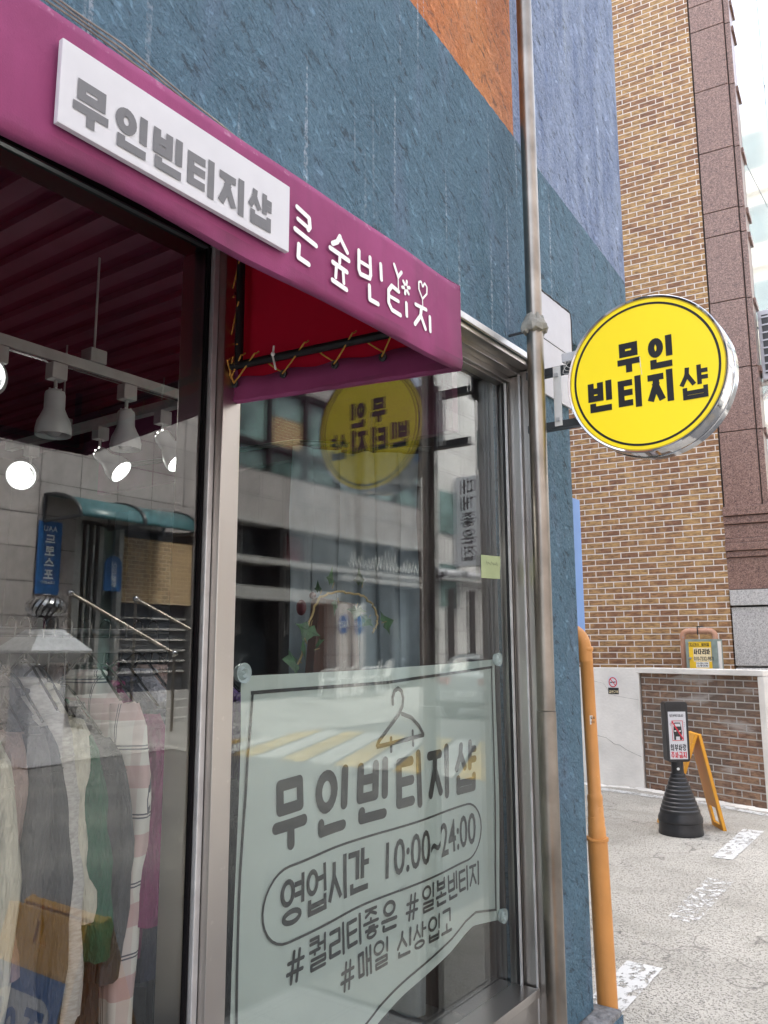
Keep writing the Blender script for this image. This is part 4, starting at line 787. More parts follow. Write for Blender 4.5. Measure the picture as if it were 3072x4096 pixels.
# curtain sheets behind
def drape(name,mat,pts,z0,z1,amp,fr,label,cat,group=None,sway=.0):
    m=MB(); rg=[]; n=90
    for i in range(n+1):
        t=i/n; k=t*(len(pts)-1); j=min(int(k),len(pts)-2); q=Vector(pts[j]).lerp(Vector(pts[j+1]),k-j)
        rg.append([Vector((q.x+amp*math.sin(t*fr*6.28+.6*math.sin(zz*2)+sway*zz)*(1.2-.25*zz),q.y+amp*.6*math.sin(t*fr*9+1),z0+(z1-z0)*zz/8)) for zz in range(9)])
    m.rings(rg,cap=False,closed=False); return m.obj(name,mat,smooth=True,label=label,cat=cat,group=group)
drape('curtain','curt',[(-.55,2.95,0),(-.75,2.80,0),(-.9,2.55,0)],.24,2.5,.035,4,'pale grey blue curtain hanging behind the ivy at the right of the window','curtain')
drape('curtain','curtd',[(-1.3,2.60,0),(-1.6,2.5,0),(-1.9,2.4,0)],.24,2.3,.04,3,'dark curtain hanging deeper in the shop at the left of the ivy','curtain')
m=MB(); m.tube([(-.5,3.0,2.52),(-.9,2.55,2.52),(-1.9,2.4,2.52)],.012,8); m.obj('curtain_rail','rail',label='dark rail above the curtains inside the shop',cat='rail')
# brown board with ivy
m=MB(); f_=lambda t,z,d:(-.78+.0*t+d*.03,2.46+t,z)
m.add([(-.60,2.27,1.0),(-.60,2.66,1.0),(-.60,2.60,1.83),(-.60,2.37,1.845),(-.64,2.27,1.0),(-.64,2.66,1.0),(-.64,2.60,1.83),(-.64,2.37,1.845)],[(0,1,2,3),(7,6,5,4),(0,4,5,1),(1,5,6,2),(2,6,7,3),(3,7,4,0)])
m.obj('wooden_board','board',bev=.004,label='dark brown wooden board standing behind the glass with ivy trailing round it',cat='board')
iv=thing('ivy_garland','artificial ivy vine with dark green leaves trailing round the brown board','plant',(-.5,2.4,1.6))
path=[(-.5,2.145,1.60),(-.5,2.175,1.68),(-.5,2.21,1.77),(-.5,2.245,1.83),(-.5,2.30,1.852),(-.5,2.37,1.86),(-.5,2.44,1.86),(-.5,2.51,1.85),(-.5,2.565,1.825),(-.5,2.59,1.79),(-.5,2.60,1.765),(-.5,2.585,1.735),(-.5,2.56,1.71)]
m=MB(); P=[]
for a,b in zip(path[:-1],path[1:]):
    for k in range(4): P.append(Vector(a).lerp(Vector(b),k/4)+Vector((.004*math.sin(k*2.1+a[1]*40),0,.003*math.cos(k*1.7+a[1]*50))))
m.tube(P,.0042,8); m.obj('stem','vine',iv,smooth=True)
def leafm(c,size,ang,tilt,nm='leaf'):
    o=[(0,-.1),(.28,-.38),(.55,-.05),(.95,.1),(.5,.3),(.35,.55),(0,1.15),(-.35,.55),(-.5,.3),(-.95,.1),(-.55,-.05),(-.28,-.38)]
    Mx=Matrix.Translation(c)@Matrix.Rotation(R(ang),4,'X')@Matrix.Rotation(R(tilt),4,'Z')
    vs=[Mx@Vector((.012*abs(x)*-8*size+.0,x*size,z*size)) for x,z in o]+[Mx@Vector((.1*size,0,.15*size))]
    m=MB(); m.add(vs,[(i,(i+1)%12,12) for i in range(12)]); m.obj(nm,'leaf',iv)
    m=MB(); m.tube([Mx@Vector((.012,0,-.1*size)),Mx@Vector((.005,0,-.55*size))],.0015,5); m.obj('leaf_stalk','vine',iv)
for c,s_,a,t in (((-.49,2.305,1.895),.036,-6,20),((-.49,2.475,1.905),.033,10,70),((-.49,2.33,1.815),.030,170,-20),((-.49,2.455,1.80),.030,165,60),((-.49,2.52,1.765),.030,130,30),((-.48,2.62,1.755),.040,-80,-20),((-.49,2.185,1.725),.040,150,30),((-.49,2.16,1.665),.036,190,-30),((-.49,2.115,1.61),.042,80,30),((-.49,2.23,1.665),.03,-60,40),((-.49,2.235,1.86),.022,10,70)): leafm(c,s_*1.35,a,t)
m=MB(); m.sphere((-.56,2.285,1.845),.013,7); m.sphere((-.57,2.235,1.80),.022,7,(1,.6,1.3))
m.obj('berry','redc',iv,smooth=True)
# hanging clothes
rl=thing('clothes_rail','black clothes rail standing inside the shop along the window','clothes rail',(-.62,.9,.22))
m=MB(); m.tube([(-.6,-.6,1.70),(-.6,1.68,1.70)],.011,14); m.obj('bar','rail',rl,smooth=True)
m=MB(); m.box(-.60,-.57,-.6,1.70,1.645,1.685); m.obj('beam','rail',rl)
for y in (-.55,1.66): m=MB(); m.tube([(-.61,y,.22),(-.61,y,1.69)],.012,10); m.obj('post','rail',rl,smooth=True)
MT['g_cream']=fabric('cream_cotton',(.50,.48,.39),fold=7); MT['g_ivory']=fabric('ivory_cotton',(.56,.545,.49),fold=7); MT['g_dark']=fabric('charcoal_fleece',(.075,.072,.075),fold=7); MT['g_light']=heather('light_grey_marl',(.45,.435,.41)); MT['g_green']=fabric('green_knit',(.010,.085,.042),fold=8)
MT['g_black']=fabric('black_jersey',(.02,.02,.024),fold=8); MT['g_plaid']=plaid(); MT['g_mag']=fabric('magenta_knit',(.16,.012,.08),fold=8); MT['g_navy']=fabric('navy_jersey',(.025,.03,.06),fold=8); MT['g_white']=fabric('white_fleece',(.38,.385,.42),fold=8); MT['g_purple']=fabric('purple_satin',(.10,.045,.19),rough=.4,fold=6); MT['g_wine']=fabric('wine_red_knit',(.20,.012,.035),fold=6); MT['g_pink']=fabric('dusty_pink_jersey',(.30,.22,.195),fold=8); MT['g_char2']=fabric('dark_grey_knit',(.05,.05,.055),fold=8)
def garment(nm,y,mat,label,cat,xs=-.60,zs=1.53,hem=.82,hw=.20,th=.045,slv=.72,cuff=None,neck=.06,lean=.0,hood=False,rail=True,hl=None,sx=None,seed=0,cuffmat=None):
    rnd=random.Random(seed+int(y*1000)); ph=rnd.random()*6
    g=thing(nm,label,cat,(xs,y,hem),'clothes hanging on the rail')
    m=MB(); rg=[]
    prof=[(0,.045,.03),(.02,neck,.04),(.045,neck+.035,.042),(.075,hw*.72,.045),(.10,hw*.92,.045),(.14,hw,.045)]
    H=zs-hem; prof+=[(d,hw*(.97+.02*math.sin(d*9+ph)),th*(1+.15*math.sin(d*7+ph))) for d in [.2+.07*k for k in range(int((H-.2)/.07)+1)]]
    for d,w_,t_ in prof:
        ring=[]
        for k in range(40):
            a=2*math.pi*k/40; c_,s_=math.cos(a),math.sin(a); f=1+(.20*math.sin(7*a+ph+d*3)+.12*math.sin(13*a+d*7+ph)+.10*math.sin(3*a-d*9))*min(1,d*2.5)
            ring.append(Vector((xs+w_*(1+min(1,d*3)*(.035*math.sin(d*13+ph)+.02*math.sin(d*29+ph*2)))*abs(c_)**.75*(1 if c_>0 else -1),y+lean*d+t_*f*abs(s_)**.8*(1 if s_>0 else -1),zs-d+.006*math.sin(3*a+ph)*min(1,d*3))))
        rg.append(ring)
    m.rings(rg); m.obj('body',mat,g,smooth=True,auto=70)
    for sgn in (1,-1):
        m=MB(); P=[];Rr=[]; K=14
        for k in range(K+1):
            t=k/K; P.append(Vector((xs+sgn*(hw*.80+.055*min(1,t*4)+.018*t+.012*math.sin(t*5+ph)),y-.012*sgn*0+lean*t*.6+.012*math.sin(t*4+ph),zs-.085-slv*t)))
            Rr.append(((.058-.016*t)*(1+.05*math.sin(t*19+ph)),(.044-.010*t)*(1+.07*math.sin(t*23+ph*2))) if t>.06 else (.042,.034))
        rings=[]
        for k,(p,(ra,rb)) in enumerate(zip(P,Rr)):
            rings.append([p+Vector((ra*math.cos(2*math.pi*j/26)*(1+.07*math.sin(5*2*math.pi*j/26+k*.5)+.05*math.sin(k*1.9+ph+2*math.pi*j/13)),rb*math.sin(2*math.pi*j/26)*(1+.20*math.sin(4*2*math.pi*j/26+k*.35+ph)+.08*math.sin(k*1.3+ph)),.003*math.sin(j))) for j in range(26)])
        m.rings(rings); sv=m.obj('sleeve',mat,g,smooth=True,auto=70)
        m=MB(); q_=rings[2]; m.tube([q_[j%26]*1.0 for j in range(27)],.0022,5,cap=False); m.obj('seam',mat,sv,smooth=True)
        if cuff:
            m=MB(); e=P[-1]; m.rings([[e+Vector(((r+.0015*(j%2))*math.cos(2*math.pi*j/32),(r*.75+.0015*(j%2))*math.sin(2*math.pi*j/32),-dz)) for j in range(32)] for r,dz in ((.040,-.006),(.031,.012),(.030,cuff*.6),(.029,cuff))]); m.obj('cuff',cuffmat or mat,sv,smooth=True,auto=70)
    if hood:
        m=MB(); m.sphere((xs-.02,y+.01,zs-.005),.085,8,(1.25,.62,.75)); m.obj('hood',mat,g,smooth=True)
    else:
        m=MB(); m.tube([(xs+(neck+.012)*math.cos(k*math.pi/9),y+.038*math.sin(k*math.pi/9),zs-.018+.010*math.cos(k*math.pi/9)) for k in range(19)],.009,8,cap=False); m.obj('collar',mat,g,smooth=True)
    h=thing('hanger',hl or ('wire hanger of the '+' '.join(label.replace(' hanging','').split()[:12])),'hanger',(xs,y,zs),'wire hangers on the rail')
    m=MB(); m.tube([(xs+.022*math.cos(math.pi*.0+k*math.pi/8),y,1.716+.020*math.sin(k*math.pi/8)-.0) for k in range(-1,9)][::-1]+[(xs+.018,y,1.68),(xs+.004,y,1.655),(xs,y,1.62),(xs,y,zs+.04)],.0024,7); m.obj('hook','wire',h,smooth=True)
    m=MB(); m.tube([(xs-hw*.85,y,zs-.075),(xs-.05,y,zs+.02),(xs-.012,y,zs+.042),(xs+.012,y,zs+.042),(xs+.05,y,zs+.02),(xs+hw*.85,y,zs-.075)],.0035,7); m.obj('arm','wire',h,smooth=True)
    return g
garment('sweater',.80,'g_green','dark green sweater hanging leftmost on the rail','sweater',hem=.85,slv=.62,zs=1.50)
garment('shirt',.93,'g_ivory','ivory shirt hanging at the left edge of the glass','shirt',hem=.78,slv=.66,zs=1.51)
garment('shirt',1.03,'g_cream','cream shirt with folded shoulder hanging beside the ivory shirt','shirt',hem=.8,slv=.68,zs=1.54,th=.05)
garment('hoodie',1.115,'g_dark','charcoal fleece hoodie hanging between the cream shirt and the grey sweatshirt','hoodie',hem=.66,slv=.60,zs=1.545,hood=True,th=.055)
garment('sweatshirt',1.205,'g_light','light grey marl sweatshirt with long sleeve and ribbed cuff','sweatshirt',hem=.75,slv=.66,zs=1.585,cuff=.09,hw=.19)
garment('sweater',1.275,'g_green','bright green sweater hanging behind the grey sweatshirt','sweater',hem=.9,slv=.5,zs=1.53)
garment('t_shirt',1.325,'g_char2','dark grey top hanging between the green sweater and the plaid shirt','top',hem=.72,slv=.55,zs=1.52)
garment('shirt',1.385,'g_plaid','pink and white plaid shirt with dark check lines','shirt',hem=.76,slv=.80,zs=1.60,hw=.19,th=.06)
garment('sweater',1.445,'g_mag','magenta sweater hanging just behind the plaid shirt','sweater',hem=.85,slv=.5,zs=1.57)
garment('sweatshirt',1.50,'g_navy','navy sweatshirt hanging behind the magenta sweater','sweatshirt',hem=.8,slv=.5,zs=1.58)
garment('sweatshirt',1.555,'g_white','off white sweatshirt with grey cuff hanging behind the navy one','sweatshirt',hem=.8,slv=.68,zs=1.60,cuff=.07)
garment('sweatshirt',1.165,'g_char2','thin dark grey sweatshirt squeezed between the charcoal hoodie and the grey marl one','sweatshirt',hem=.7,slv=.66,zs=1.56,hw=.195,th=.03)
garment('t_shirt',1.245,'g_cream','pale beige top squeezed between the grey sweatshirt and the bright green sweater','top',hem=.82,slv=.45,zs=1.57,hw=.18,th=.03)
garment('shirt',1.07,'g_pink','dull pink shirt squeezed behind the cream shirt','shirt',hem=.82,slv=.5,zs=1.55,hw=.18,th=.03)
garment('t_shirt',1.61,'g_pink','dusty pink top hanging last on the near rail','top',hem=.85,slv=.5,zs=1.61)
garment('jacket',1.92,'g_purple','shiny purple jacket hanging just left of the banner','jacket',xs=-.72,hem=.98,slv=.42,zs=1.60,hw=.2,hl='thin wire hanger of the shiny purple jacket')
garment('coat',1.99,'g_wine','wine red coat hanging behind the purple jacket','coat',xs=-.70,hem=.62,slv=.7,zs=1.42,hw=.19,hl='thin wire hanger holding the wine red coat')
rl2=thing('clothes_rail','black clothes rail further back inside the shop','clothes rail',(-1.9,1.4,.22))
m=MB(); m.tube([(-1.9,.2,1.72),(-1.9,2.7,1.72)],.014,12); m.obj('bar','rail',rl2,smooth=True)
for y in (.25,2.65): m=MB(); m.tube([(-1.9,y,.22),(-1.9,y,1.72)],.012,10); m.obj('post','rail',rl2,smooth=True)
cols=[('g_mag','crimson'),('g_dark','dark grey'),('g_pink','beige'),('g_white','pale grey'),('g_navy','dark blue'),('g_black','black')]
for k in range(9):
    mt,cn=cols[(k*5+2)%6]
    garment('t_shirt',1.25+.15*k,mt,f'{cn} top hanging on the back rail, number {k+1} from its near end'.replace(f', number {k+1} from its near end',[' nearest to the street',' second from its near end',' third from its near end',' fourth from its near end',' in the middle of the rail',' just past the middle',' third from its far end',' second from its far end',' at its far end'][k]),'top',xs=-1.9,hem=.85,slv=.4,zs=1.60)
garment('jacket',1.78,'g_black','black jacket hanging at the far end of the near rail','jacket',xs=-.60,hem=.7,slv=.6,zs=1.36,hw=.17)
# track lights
tk=thing('lamp_track','white L shaped ceiling lamp track with brackets inside the shop','lamp track',(-.85,1.6,2.56))
TZ=2.56; TX=-.88; TY=1.96
m=MB(); m.box(TX-.017,TX+.017,-.6,TY,TZ-.02,TZ+.014); m.obj('track_bar','track',tk); m=MB(); m.box(TX-1.2,TX+.017,TY-.02,TY+.014,TZ-.022,TZ+.012); m.obj('track_bar','track',tk)
m=MB(); m.box(TX-.006,TX+.006,-.6,TY,TZ-.0225,TZ-.0205); m.obj('slot','black',tk)
for x,y in ((TX,.9),(TX,1.55),(TX-.80,TY)): 
    m=MB(); m.tube([(x,y,TZ+.014),(x,y,2.96)],.004,8); m.obj('suspension','track',tk); m=MB(); m.box(x-.028,x+.028,y-.03,y+.03,TZ+.0145,TZ+.06); m.obj('bracket','track',tk,bev=.002)
def lamp(x,y,dirv,label,lit=False,drop=.05,s=1.):
    t=thing('track_lamp',label,'lamp',(x,y,TZ-.1),'white spot lamps on the ceiling track')
    m=MB(); m.box(x-.021,x+.021,y-.026,y+.026,TZ-.075,TZ-.0225); m.obj('adapter','track',t,bev=.003)
    m=MB(); m.tube([(x,y,TZ-.075),(x,y,TZ-.085-drop)],.006,8); m.obj('stem','track',t)
    d=Vector(dirv).normalized(); q=d.to_track_quat('Z','Y').to_matrix().to_4x4(); c=Vector((x,y,TZ-.088-drop)); 
    prof=[(.004,-.012),(.020,-.012),(.031,-.004),(.034,.006),(.034,.055),(.042,.075),(.054,.10),(.059,.125),(.0585,.148),(.056,.148),(.056,.125),(.05,.10),(.03,.06),(.03,.01)]
    m=MB(); m.lathe([(r*s,z*s) for r,z in prof],c,30,q,cap=False); sh=m.obj('lamp_shade','opal',t,smooth=True,auto=50)
    for k in range(6): 
        a=k*math.pi/3; p=c+q@Vector((.021*s*math.cos(a),.021*s*math.sin(a),-.0125*s)); m=MB(); m.sphere(p,.0032,4); m.obj('vent_hole','bulb' if lit else 'white',sh)
    m=MB(); m.sphere(c+q@Vector((0,0,.118*s)),.033*s,9); m.obj('bulb','bulb' if lit else 'opal',t,smooth=True)
    if lit:
        L=bpy.data.lights.new('bulb_light','SPOT'); L.energy=.5; L.color=(1,.97,.92); L.spot_size=R(100); L.shadow_soft_size=.04; o=bpy.data.objects.new('bulb_light',L); COL.objects.link(o); o.parent=t; lp_=c+q@Vector((0,0,.17*s)); o.location=lp_-Vector(t.location); o.rotation_euler=(-d).to_track_quat('Z','Y').to_euler()
lamp(TX,1.42,(.02,.0,-1),'unlit white spot lamp hanging straight down, nearer one on the long track',s=.92,drop=.03)
lamp(TX,1.685,(.02,.02,-1),'unlit white spot lamp hanging straight down, farther one on the long track',s=.86,drop=.03)
lamp(TX-.15,TY,(.62,.22,-.85),'lit white spot lamp tilted right at the corner of the track',True,s=.9,drop=.03)
lamp(TX-.53,TY,(.85,.42,-.78),'lit white spot lamp tilted right in the middle of the short track',True,s=.86,drop=.04)
lamp(TX-1.02,TY,(1,-.95,-.38),'lit white spot lamp aimed at the glass on the short track showing its glaring bulb',True,s=1.05,drop=.06)
lamp(TX,1.225,(.9,-.75,-.2),'lit white spot lamp cut by the left edge of the picture',True)
# ================================================================ OTHER SIDE OF THE STREET (seen mirrored in the glass)
MT['fpave']=simple('far_pavement_concrete',(.30,.295,.28),.85,var=.2,scale=2)
m=MB(); m.add([(9.7,13.8,.012),(12.49,13.8,.45),(12.49,40,.75),(9.7,40,.02)],[(0,1,2,3)]); m.add([(10.2,2,.012),(12.49,2,.02),(12.49,13.8,.45),(9.7,13.8,.012)],[(0,1,2,3)])
bpy.data.objects.remove(bpy.data.objects['far_pavement']); m.obj('far_pavement','fpave',kind='structure')
ob=thing('tiled_building','long grey stone tiled building across the street, seen mirrored in the shop glass','building',(14,18,0))
def ob_box(nm,mat,*bs,bev=0,par=ob):
    m=MB()
    for b in bs: m.box(*b)
    return m.obj(nm,mat,par,bev=bev)
ob_box('wall','tileA',(12.5,16,-18,9.3,0,13.5),(12.5,16,9.3,12.45,4.15,13.5),(12.5,16,12.45,13.4,0,13.5),(12.5,16,13.4,21.7,4.8,6.0),(12.5,16,13.4,21.7,8.4,13.5))
ob_box('pale_wall','tileB',(12.48,16,21.7,46,0,13.5))
ob_box('core','frame',(13.1,15.9,9.3,21.7,0,8.4))
# window band with mullions, upper large panes and a lower row
for i in range(6):
    y0=13.42+i*1.38
    ob_box('window_frame','frame',(12.55,12.7,y0,y0+.10,6.0,8.4)); ob_box('window_frame','frame',(12.55,12.68,y0+.10,y0+1.38,6.68,6.80),(12.55,12.68,y0+.10,y0+1.38,6.0,6.06),(12.55,12.68,y0+.10,y0+1.38,8.3,8.4))
    ob_box('upper_window','wbrick' if i in (1,) else 'tglass',(12.72,12.76,y0+.10,y0+1.37,6.80,8.3 if i!=1 else 7.6));  # the brick pane is a painted-in reflection of brick in that window
    if i==1: ob_box('upper_window','tglass',(12.72,12.76,y0+.10,y0+1.37,7.61,8.3))
    ob_box('lower_window','tglass',(12.70,12.74,y0+.10,y0+.74,6.06,6.68),(12.72,12.76,y0+.745,y0+1.37,6.06,6.68))
# ground floor: dark shop front with stone beams
ob_box('shop_front_glass','dglass',(13.0,13.05,13.4,17.5,.4,4.8),(13.0,13.05,17.5,21.7,.4,4.8))
ob_box('ledge','beam',(12.42,12.95,13.4,21.7,3.72,3.86),(12.45,12.95,13.4,17.5,2.85,3.15),(12.4,12.95,17.5,21.7,3.52,3.66),bev=.01)
ob_box('upper_beam','beam',(12.45,12.9,13.4,21.7,4.68,4.8),bev=.01)
for y in (13.4,15.2,17.45,18.15,19.9,21.55): ob_box('pillar','tileB' if y in (17.45,18.15) else 'frame',(12.47,12.9,y,y+(.5 if y in (17.45,18.15) else .12),.4,4.68 if y not in (17.45,18.15) else 2.9))
for y in (14.2,15.9,16.7,19.1,20.8): ob_box('window_bar','beam',(12.93,12.98,y,y+.05,2.0,4.68))
m=MB(); m.box(12.96,12.99,15.3,16.5,3.9,4.6); m.obj('shop_blind','g_wine',ob)
m=MB(); m.box(12.96,12.99,18.7,21.5,.6,3.4); m.obj('shop_curtain','curt',ob)
for y0,z0 in ((22.6,5.4),(22.6,3.0),(25.4,5.4),(25.4,8.0),(28,5.4)): ob_box('window','tglass',(12.43,12.47,y0,y0+1.1,z0,z0+1.4))
for y0 in (23.0,24.4): ob_box('tall_window','frame',(12.42,12.47,y0,y0+.5,1.0,3.6))
# script lettering on the ledge
sg=thing('script_shop_sign','thin white handwritten neon lettering on the ledge over the dark shop front across the street','sign',(12.35,19.4,3.9))
ik=Ink(lambda u,v,l=0.: Vector((12.38-l,21.4-u,3.88+v))); ik.seg=1; random.seed(11)
for k in range(11):
    u=.1+k*.32; ik.stroke([(u,.0+.1*random.random()),(u+.1,.45*random.random()+.15),(u+.16,.05),(u+.28,.12+.1*random.random())],.035,True)
ik.obj('lettering','whitetxt',sg)
# round blue stickers
for i,(y,lab) in enumerate(((17.70,'round blue sticker with white letters on the nearer stone pillar across the street'),(18.40,'round blue sticker with white letters on the farther stone pillar across the street'))):
    t=thing('round_sticker',lab,'sticker',(12.45,y,2.2),'round blue stickers on the pillars')
    m=MB(); m.add([(12.462,y+.19*math.cos(k*math.pi/14),2.32+.26*math.sin(k*math.pi/14)) for k in range(28)],[tuple(range(28))]); m.obj('disc','bluesign',t)
    ik=Ink(lambda u,v,l=0.: Vector((12.457-l,y+.15-u,2.24+v))); ik.seg=1; ik.font('ACT',.0,0,.15,.85,.03); ik.obj('letters','whitetxt',t)
# vertical sign
vs_=thing('vertical_sign','tall white light box sign with black vertical lettering across the street','sign',(11.9,23.7,4.3))
m=MB(); m.box(11.35,12.42,23.55,23.95,4.35,7.35); m.obj('case','white',vs_,bev=.02)
F=lambda u,v,l=0.: Vector((11.38+u,23.545-l,4.35+v)); ik=Ink(F); ik.seg=1
for k,ch in enumerate('대게좋은집'): ik.text(ch,.26,2.40-k*.56,.50,.48,.07)
ik.obj('lettering','blacktxt',vs_)
ra=thing('roller_awning','grey rolled up awning fixed under the tall white vertical sign','awning',(12.2,23.4,3.9))
m=MB(); m.tube([(12.25,21.9,4.06),(12.25,26,4.12)],.12,16); m.obj('roll','grey',ra,smooth=True); m=MB(); m.tube([(12.1,22.2,3.86),(12.1,26,3.9)],.05,12); m.obj('front_bar','silverpaint',ra,smooth=True)
for y in (22.3,25.6): m=MB(); m.box(12.08,12.47,y,y+.08,3.85,4.1); m.obj('bracket','darkmetal',ra)
# entrance with teal canopy
cn=thing('door_canopy','curved teal canopy over the entrance door across the street','canopy',(12,10.2,4))
m=MB(); n=12; pr=[(12.49-1.15*math.sin(R(90*i/n)),4.02+.5*math.cos(R(90*i/n))) for i in range(n+1)]
m.rings([[Vector((x,y,z)) for x,z in pr] for y in (8.62,9.5,10.4,11.35)],cap=False,closed=False); s_=m.obj('sheet','tealc',cn,smooth=True); s_.modifiers.new('t','SOLIDIFY').thickness=.02
for y in (8.60,10.0,11.36): 
    m=MB(); m.tube([(x-.02,y,z) for x,z in pr]+[(12.45,y,4.02),(12.45,y,4.5)],.035,8); m.obj('rib','darkmetal',cn,smooth=True)
ob_box('canopy_back_wall','tileA',(12.49,12.5,9.3,12.45,4.15,4.6))
ob_box('entrance_side','door',(12.5,12.95,9.3,9.42,.5,4.15),(12.5,12.95,12.33,12.45,.5,4.15))
for y,w_ in ((9.44,.10),(9.62,.05),(9.78,.05),(9.92,.10),(10.38,.12)): ob_box('door_frame','door',(12.62,12.75,y,y+w_,.8,4.1),bev=.01)
ob_box('door_panel','tglass',(12.82,12.85,9.43,10.45,.8,4.1)); ob_box('painted_brick_reflection','wbrick',(12.62,12.9,10.5,12.3,2.62,3.95)); ob_box('inner_shutter','curtd',(12.8,12.85,10.5,12.3,.8,2.6),(12.8,12.85,10.5,12.3,3.96,4.12))  # brick slab paints in the brick reflected by the door window
for k in range(6): ob_box('shutter_slat','beam',(12.74,12.78,10.5,12.3,1.2+k*.22,1.24+k*.22))
t=thing('round_top_sign','blue sign with rounded top and white letters beside the entrance door across the street','sign',(12.3,10.1,2.8))
m=MB(); m.box(12.30,12.34,9.86,10.24,2.8,3.3); m.prism([(10.05+.19*math.cos(R(a)),3.30+.19*math.sin(R(a))) for a in range(0,181,15)],lambda u,v:(12.30,u,v),lambda u,v:(12.34,u,v)); m.obj('panel','bluesign',t)
ik=Ink(lambda u,v,l=0.: Vector((12.297-l,10.12-u,2.85+v))); ik.seg=1
for k,ch in enumerate('신인섬유'): ik.text(ch,.0,.41-k*.125,.11,.11,.016)
ik.obj('letters','whitetxt',t)
t=thing('blue_banner','tall blue banner with white vertical letters on the tiled wall left of the canopy','banner',(12.4,8.72,2.7))
m=MB(); m.box(12.44,12.47,8.50,8.97,2.68,4.02); m.obj('panel','bluesign',t)
ik=Ink(lambda u,v,l=0.: Vector((12.437-l,8.95-u,2.7+v))); ik.seg=1
for k,ch in enumerate('드로스포'): ik.text(ch,.11,.90-k*.215,.20,.175,.028)
ik.font('AAU',.08,1.14,.10,1.,.01); ik.font('T.334-0977',.06,.17,.05,.95,.004); ik.obj('letters','whitetxt',t)
ob_box('steps','beam',*[(11.3+.24*k-.0,12.49,9.2,12.6,.02+.0,.20+.16*k) for k in range(5)],bev=.01)
def handrail(label,a,b):
    t=thing('handrail',label,'handrail',(b[0],b[1],.3)); a=Vector(a);b=Vector(b)
    m=MB(); m.tube([a,b],.035,12); m.obj('rail','pipe',t,smooth=True)
    for p in (a,b): 
        m=MB(); m.sphere(p,.065,7); m.obj('ball_end','chrome',t,smooth=True); m=MB(); m.tube([p,(p.x,p.y,.2)],.03,10); m.obj('post','pipe',t,smooth=True)
handrail('steel handrail with ball ends on the nearer side of the entrance steps',(12.1,9.0,2.70),(10.9,10.45,1.60)); handrail('steel handrail with ball ends on the farther side of the entrance steps',(12.1,10.45,2.66),(10.9,11.95,1.60))
# turbine ventilator
tv=thing('turbine_ventilator','chrome turbine ventilator turning on a pyramid metal hood across the street','ventilator',(10,7.15,0))
m=MB(); m.box(9.72,10.28,6.87,7.43,.02,1.45); m.obj('shaft','grey',tv,bev=.01)
m=MB(); m.rings([[Vector((10+a*sx,7.2+a*sy,z)) for sx,sy in ((-1,-1),(1,-1),(1,1),(-1,1))] for a,z in ((.42,1.45),(.50,1.62),(.50,1.66),(.19,1.97))]); m.obj('hood','silverpaint',tv)
m=MB(); m.tube([(10,7.2,1.96),(10,7.2,2.14)],.19,24); m.obj('neck','chrome',tv,smooth=True)
tb=None
m=MB(); m.sphere((10,7.2,2.30),.20,8,(1,1,.8)); tb=m.obj('turbine','darkmetal',tv,smooth=True)
for k in range(20):
    a=k*math.pi/10; rg=[]
    for i in range(9):
        t=math.pi*(i/8)*.94+.1; r=.30*math.sin(t)**.7; aa=a+.35*math.cos(t); z=2.30-.17*math.cos(t); rg.append([Vector((10+r*math.cos(aa+d),7.2+r*math.sin(aa+d),z)) for d in (0,.2)])
    m=MB(); m.rings([[g[0],g[1]] for g in rg],cap=False,closed=False); m.obj('vane','chrome',tb,smooth=True)
m=MB(); m.sphere((10,7.2,2.485),.07,6,(1,1,.3)); m.obj('cap','chrome',tv,smooth=True)
# orange sidewalk board whose back reflects in the left pane
sbz=thing('pavement_board','orange folding pavement board with a blue parking sign, seen mirrored in the lower left glass','sign',(.9,1.6,0))
wdd=(1,0,0)
m=MB(); leaf(m,(1.0,1.62,.85),(1.0,1.40,.0),wdd,.21,.014); m.obj('board','orpl',sbz,bev=.003)
m=MB(); leaf(m,(1.0,1.67,.85),(1.0,1.95,.0),wdd,.21,.014); m.obj('board','orpl',sbz,bev=.003)
# sheet on the front leaf
tp=Vector((1.0,1.62,.85)); ft=Vector((1.0,1.40,0)); dd=(ft-tp).normalized(); nn=Vector((0,-1,0)); nn=(nn-dd*nn.dot(dd)).normalized()
FS=lambda u,v,l=0.: tp+Vector((1,0,0))*u+dd*(.86-v)+nn*(.020+l)
m=MB(); rectf(m,FS,-.185,.17,.16,.70); m.obj('blue_sheet','bluesign',sbz)
m=MB(); m.add([FS(x,y,.001) for x,y in rrect(-.15,.14,.25,.64,.06)],[tuple(range(24))]); m.obj('white_patch','white',sbz)
ik=Ink(lambda u,v,l=0.:FS(u,v,l+.002)); ik.seg=1; ik.text('주이',-.135,.45,.115,.16,.024); ik.text('주차',-.135,.27,.115,.16,.024); ik.obj('letters','bluesign',sbz)
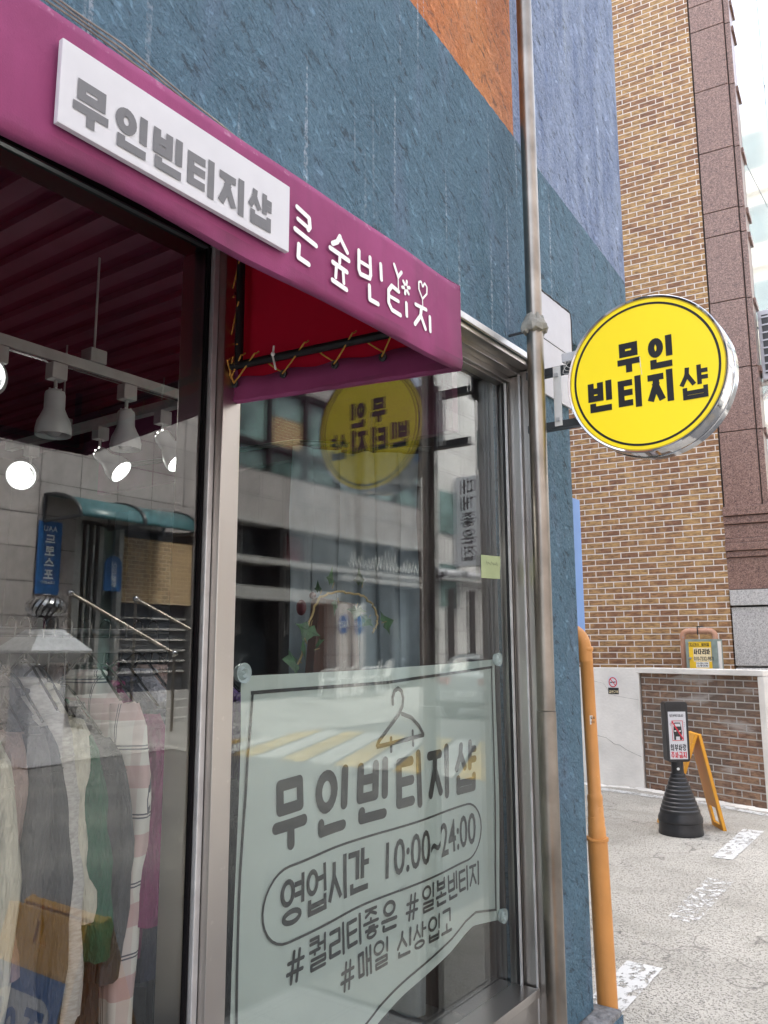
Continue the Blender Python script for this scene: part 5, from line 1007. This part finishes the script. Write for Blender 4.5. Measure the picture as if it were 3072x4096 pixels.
# white plastic chairs
def chair(loc,rz,label):
    t=thing('plastic_chair',label,'chair',(0,0,0),'white plastic chairs across the street')
    m=MB(); m.rings([[Vector((x,y,z)) for x,y in rrect(-.23,.23,-.22,.22,.06)] for z in (.42,.445)]); m.obj('seat','wpl',t)
    m=MB(); m.rings([[Vector((u,.20+.10*v+d,.44+.42*v)) for u,v in [(-.20,0),(-.22,.5),(-.19,.92),(-.1,1.04),(.1,1.04),(.19,.92),(.22,.5),(.20,0)]] for d in (0,.025)]); m.obj('backrest','wpl',t)
    for sx in (-1,1):
        for sy in (-1,1): m=MB(); m.tube([(sx*.21,sy*.20,.43),(sx*.27,sy*.26,0)],[(.035,.02),(.022,.02)],8); m.obj('leg','wpl',t,smooth=True)
        m=MB(); m.tube([(sx*.24,-.24,.43),(sx*.26,-.22,.63),(sx*.26,-.1,.67),(sx*.25,.2,.68),(sx*.22,.27,.70)],.025,8); m.obj('armrest','wpl',t,smooth=True)
    t.location=loc; t.rotation_euler=(0,0,rz); return t
ch=chair((11.9,16.5,.47),R(60),'leftmost white plastic chair of the row across the street')
def dup(o,loc,rz,label):
    c=o.copy(); COL.objects.link(c); c.location=loc; c.rotation_euler=(0,0,rz); c['label']=label
    for k in o.children: d=k.copy(); COL.objects.link(d); d.parent=c; d.matrix_parent_inverse=k.matrix_parent_inverse
    return c
dup(ch,(11.9,17.2,.48),R(75),'white plastic chair standing second from the left across the street'); dup(ch,(11.8,17.95,.49),R(50),'white plastic chair standing third from the left across the street'); dup(ch,(11.9,18.6,.50),R(80),'rightmost white plastic chair of the row across the street')
# parked car
car=thing('parked_car','silver car parked with its rear and white number plate towards the shop','car',(8.6,19.5,0))
prof=[(17.50,.35),(17.45,.55),(17.47,.80),(17.52,1.02),(17.70,1.06),(18.15,1.46),(18.6,1.53),(19.9,1.50),(20.6,1.10),(21.5,1.00),(21.85,.80),(21.9,.40),(21.5,.30),(18.0,.28)]
def cpx(y,z): return .86-(.12*max(0,min(1,(z-1.0)/.5)))
m=MB(); n=len(prof); L_=[(8.6-cpx(y,z),y,z) for y,z in prof]; R_=[(8.6+cpx(y,z),y,z) for y,z in prof]
m.add(L_+R_,[tuple(range(n)),tuple(range(2*n-1,n-1,-1))]+[(i,(i+1)%n,(i+1)%n+n,i+n) for i in range(n)]); m.obj('body','carp',car,bev=.03,smooth=True)
m=MB(); f=lambda x,y,z:(8.6+x,y-.012,z+.012); m.add([f(-.68,17.76,1.09),f(.68,17.76,1.09),f(.60,18.10,1.40),f(-.60,18.10,1.40)],[(0,1,2,3)]); m.obj('rear_window','dglass',car)
for sx in (-1,1):
    m=MB(); m.add([(8.6+sx*.868,18.0,1.08),(8.6+sx*.868,20.3,1.08),(8.6+sx*.79,19.8,1.42),(8.6+sx*.79,18.35,1.42)],[(0,1,2,3)]); m.obj('side_window','dglass',car)
    m=MB(); m.box(8.6+sx*.62-.2,8.6+sx*.62+.2,17.435,17.50,.82,.97); m.obj('tail_light','lightred',car,bev=.01)
    for y in (18.15,20.95): m=MB(); m.tube([(8.6+sx*.70,y,.31),(8.6+sx*.87,y,.31)],.31,24); wh=m.obj('wheel','tyre',car,smooth=True); m=MB(); m.tube([(8.6+sx*.871,y,.31),(8.6+sx*.885,y,.31)],.19,16); m.obj('rim','chrome',wh,smooth=True)
m=MB(); m.box(8.6-.85,8.6+.85,17.38,17.5,.42,.66); m.obj('bumper','carp',car,bev=.03); m=MB(); m.box(8.6-.8,8.6+.8,17.40,17.46,.28,.41); m.obj('bumper_skirt','frame',car)
m=MB(); m.box(8.6-.35,8.6+.17,17.365,17.379,.55,.67); pl=m.obj('number_plate','plate',car)
ik=Ink(lambda u,v,l=0.: Vector((8.27+u,17.363-l,.575+v))); ik.seg=1; ik.font('3154 4547',0,0,.07,.86,.01); ik.obj('number','blacktxt',pl)
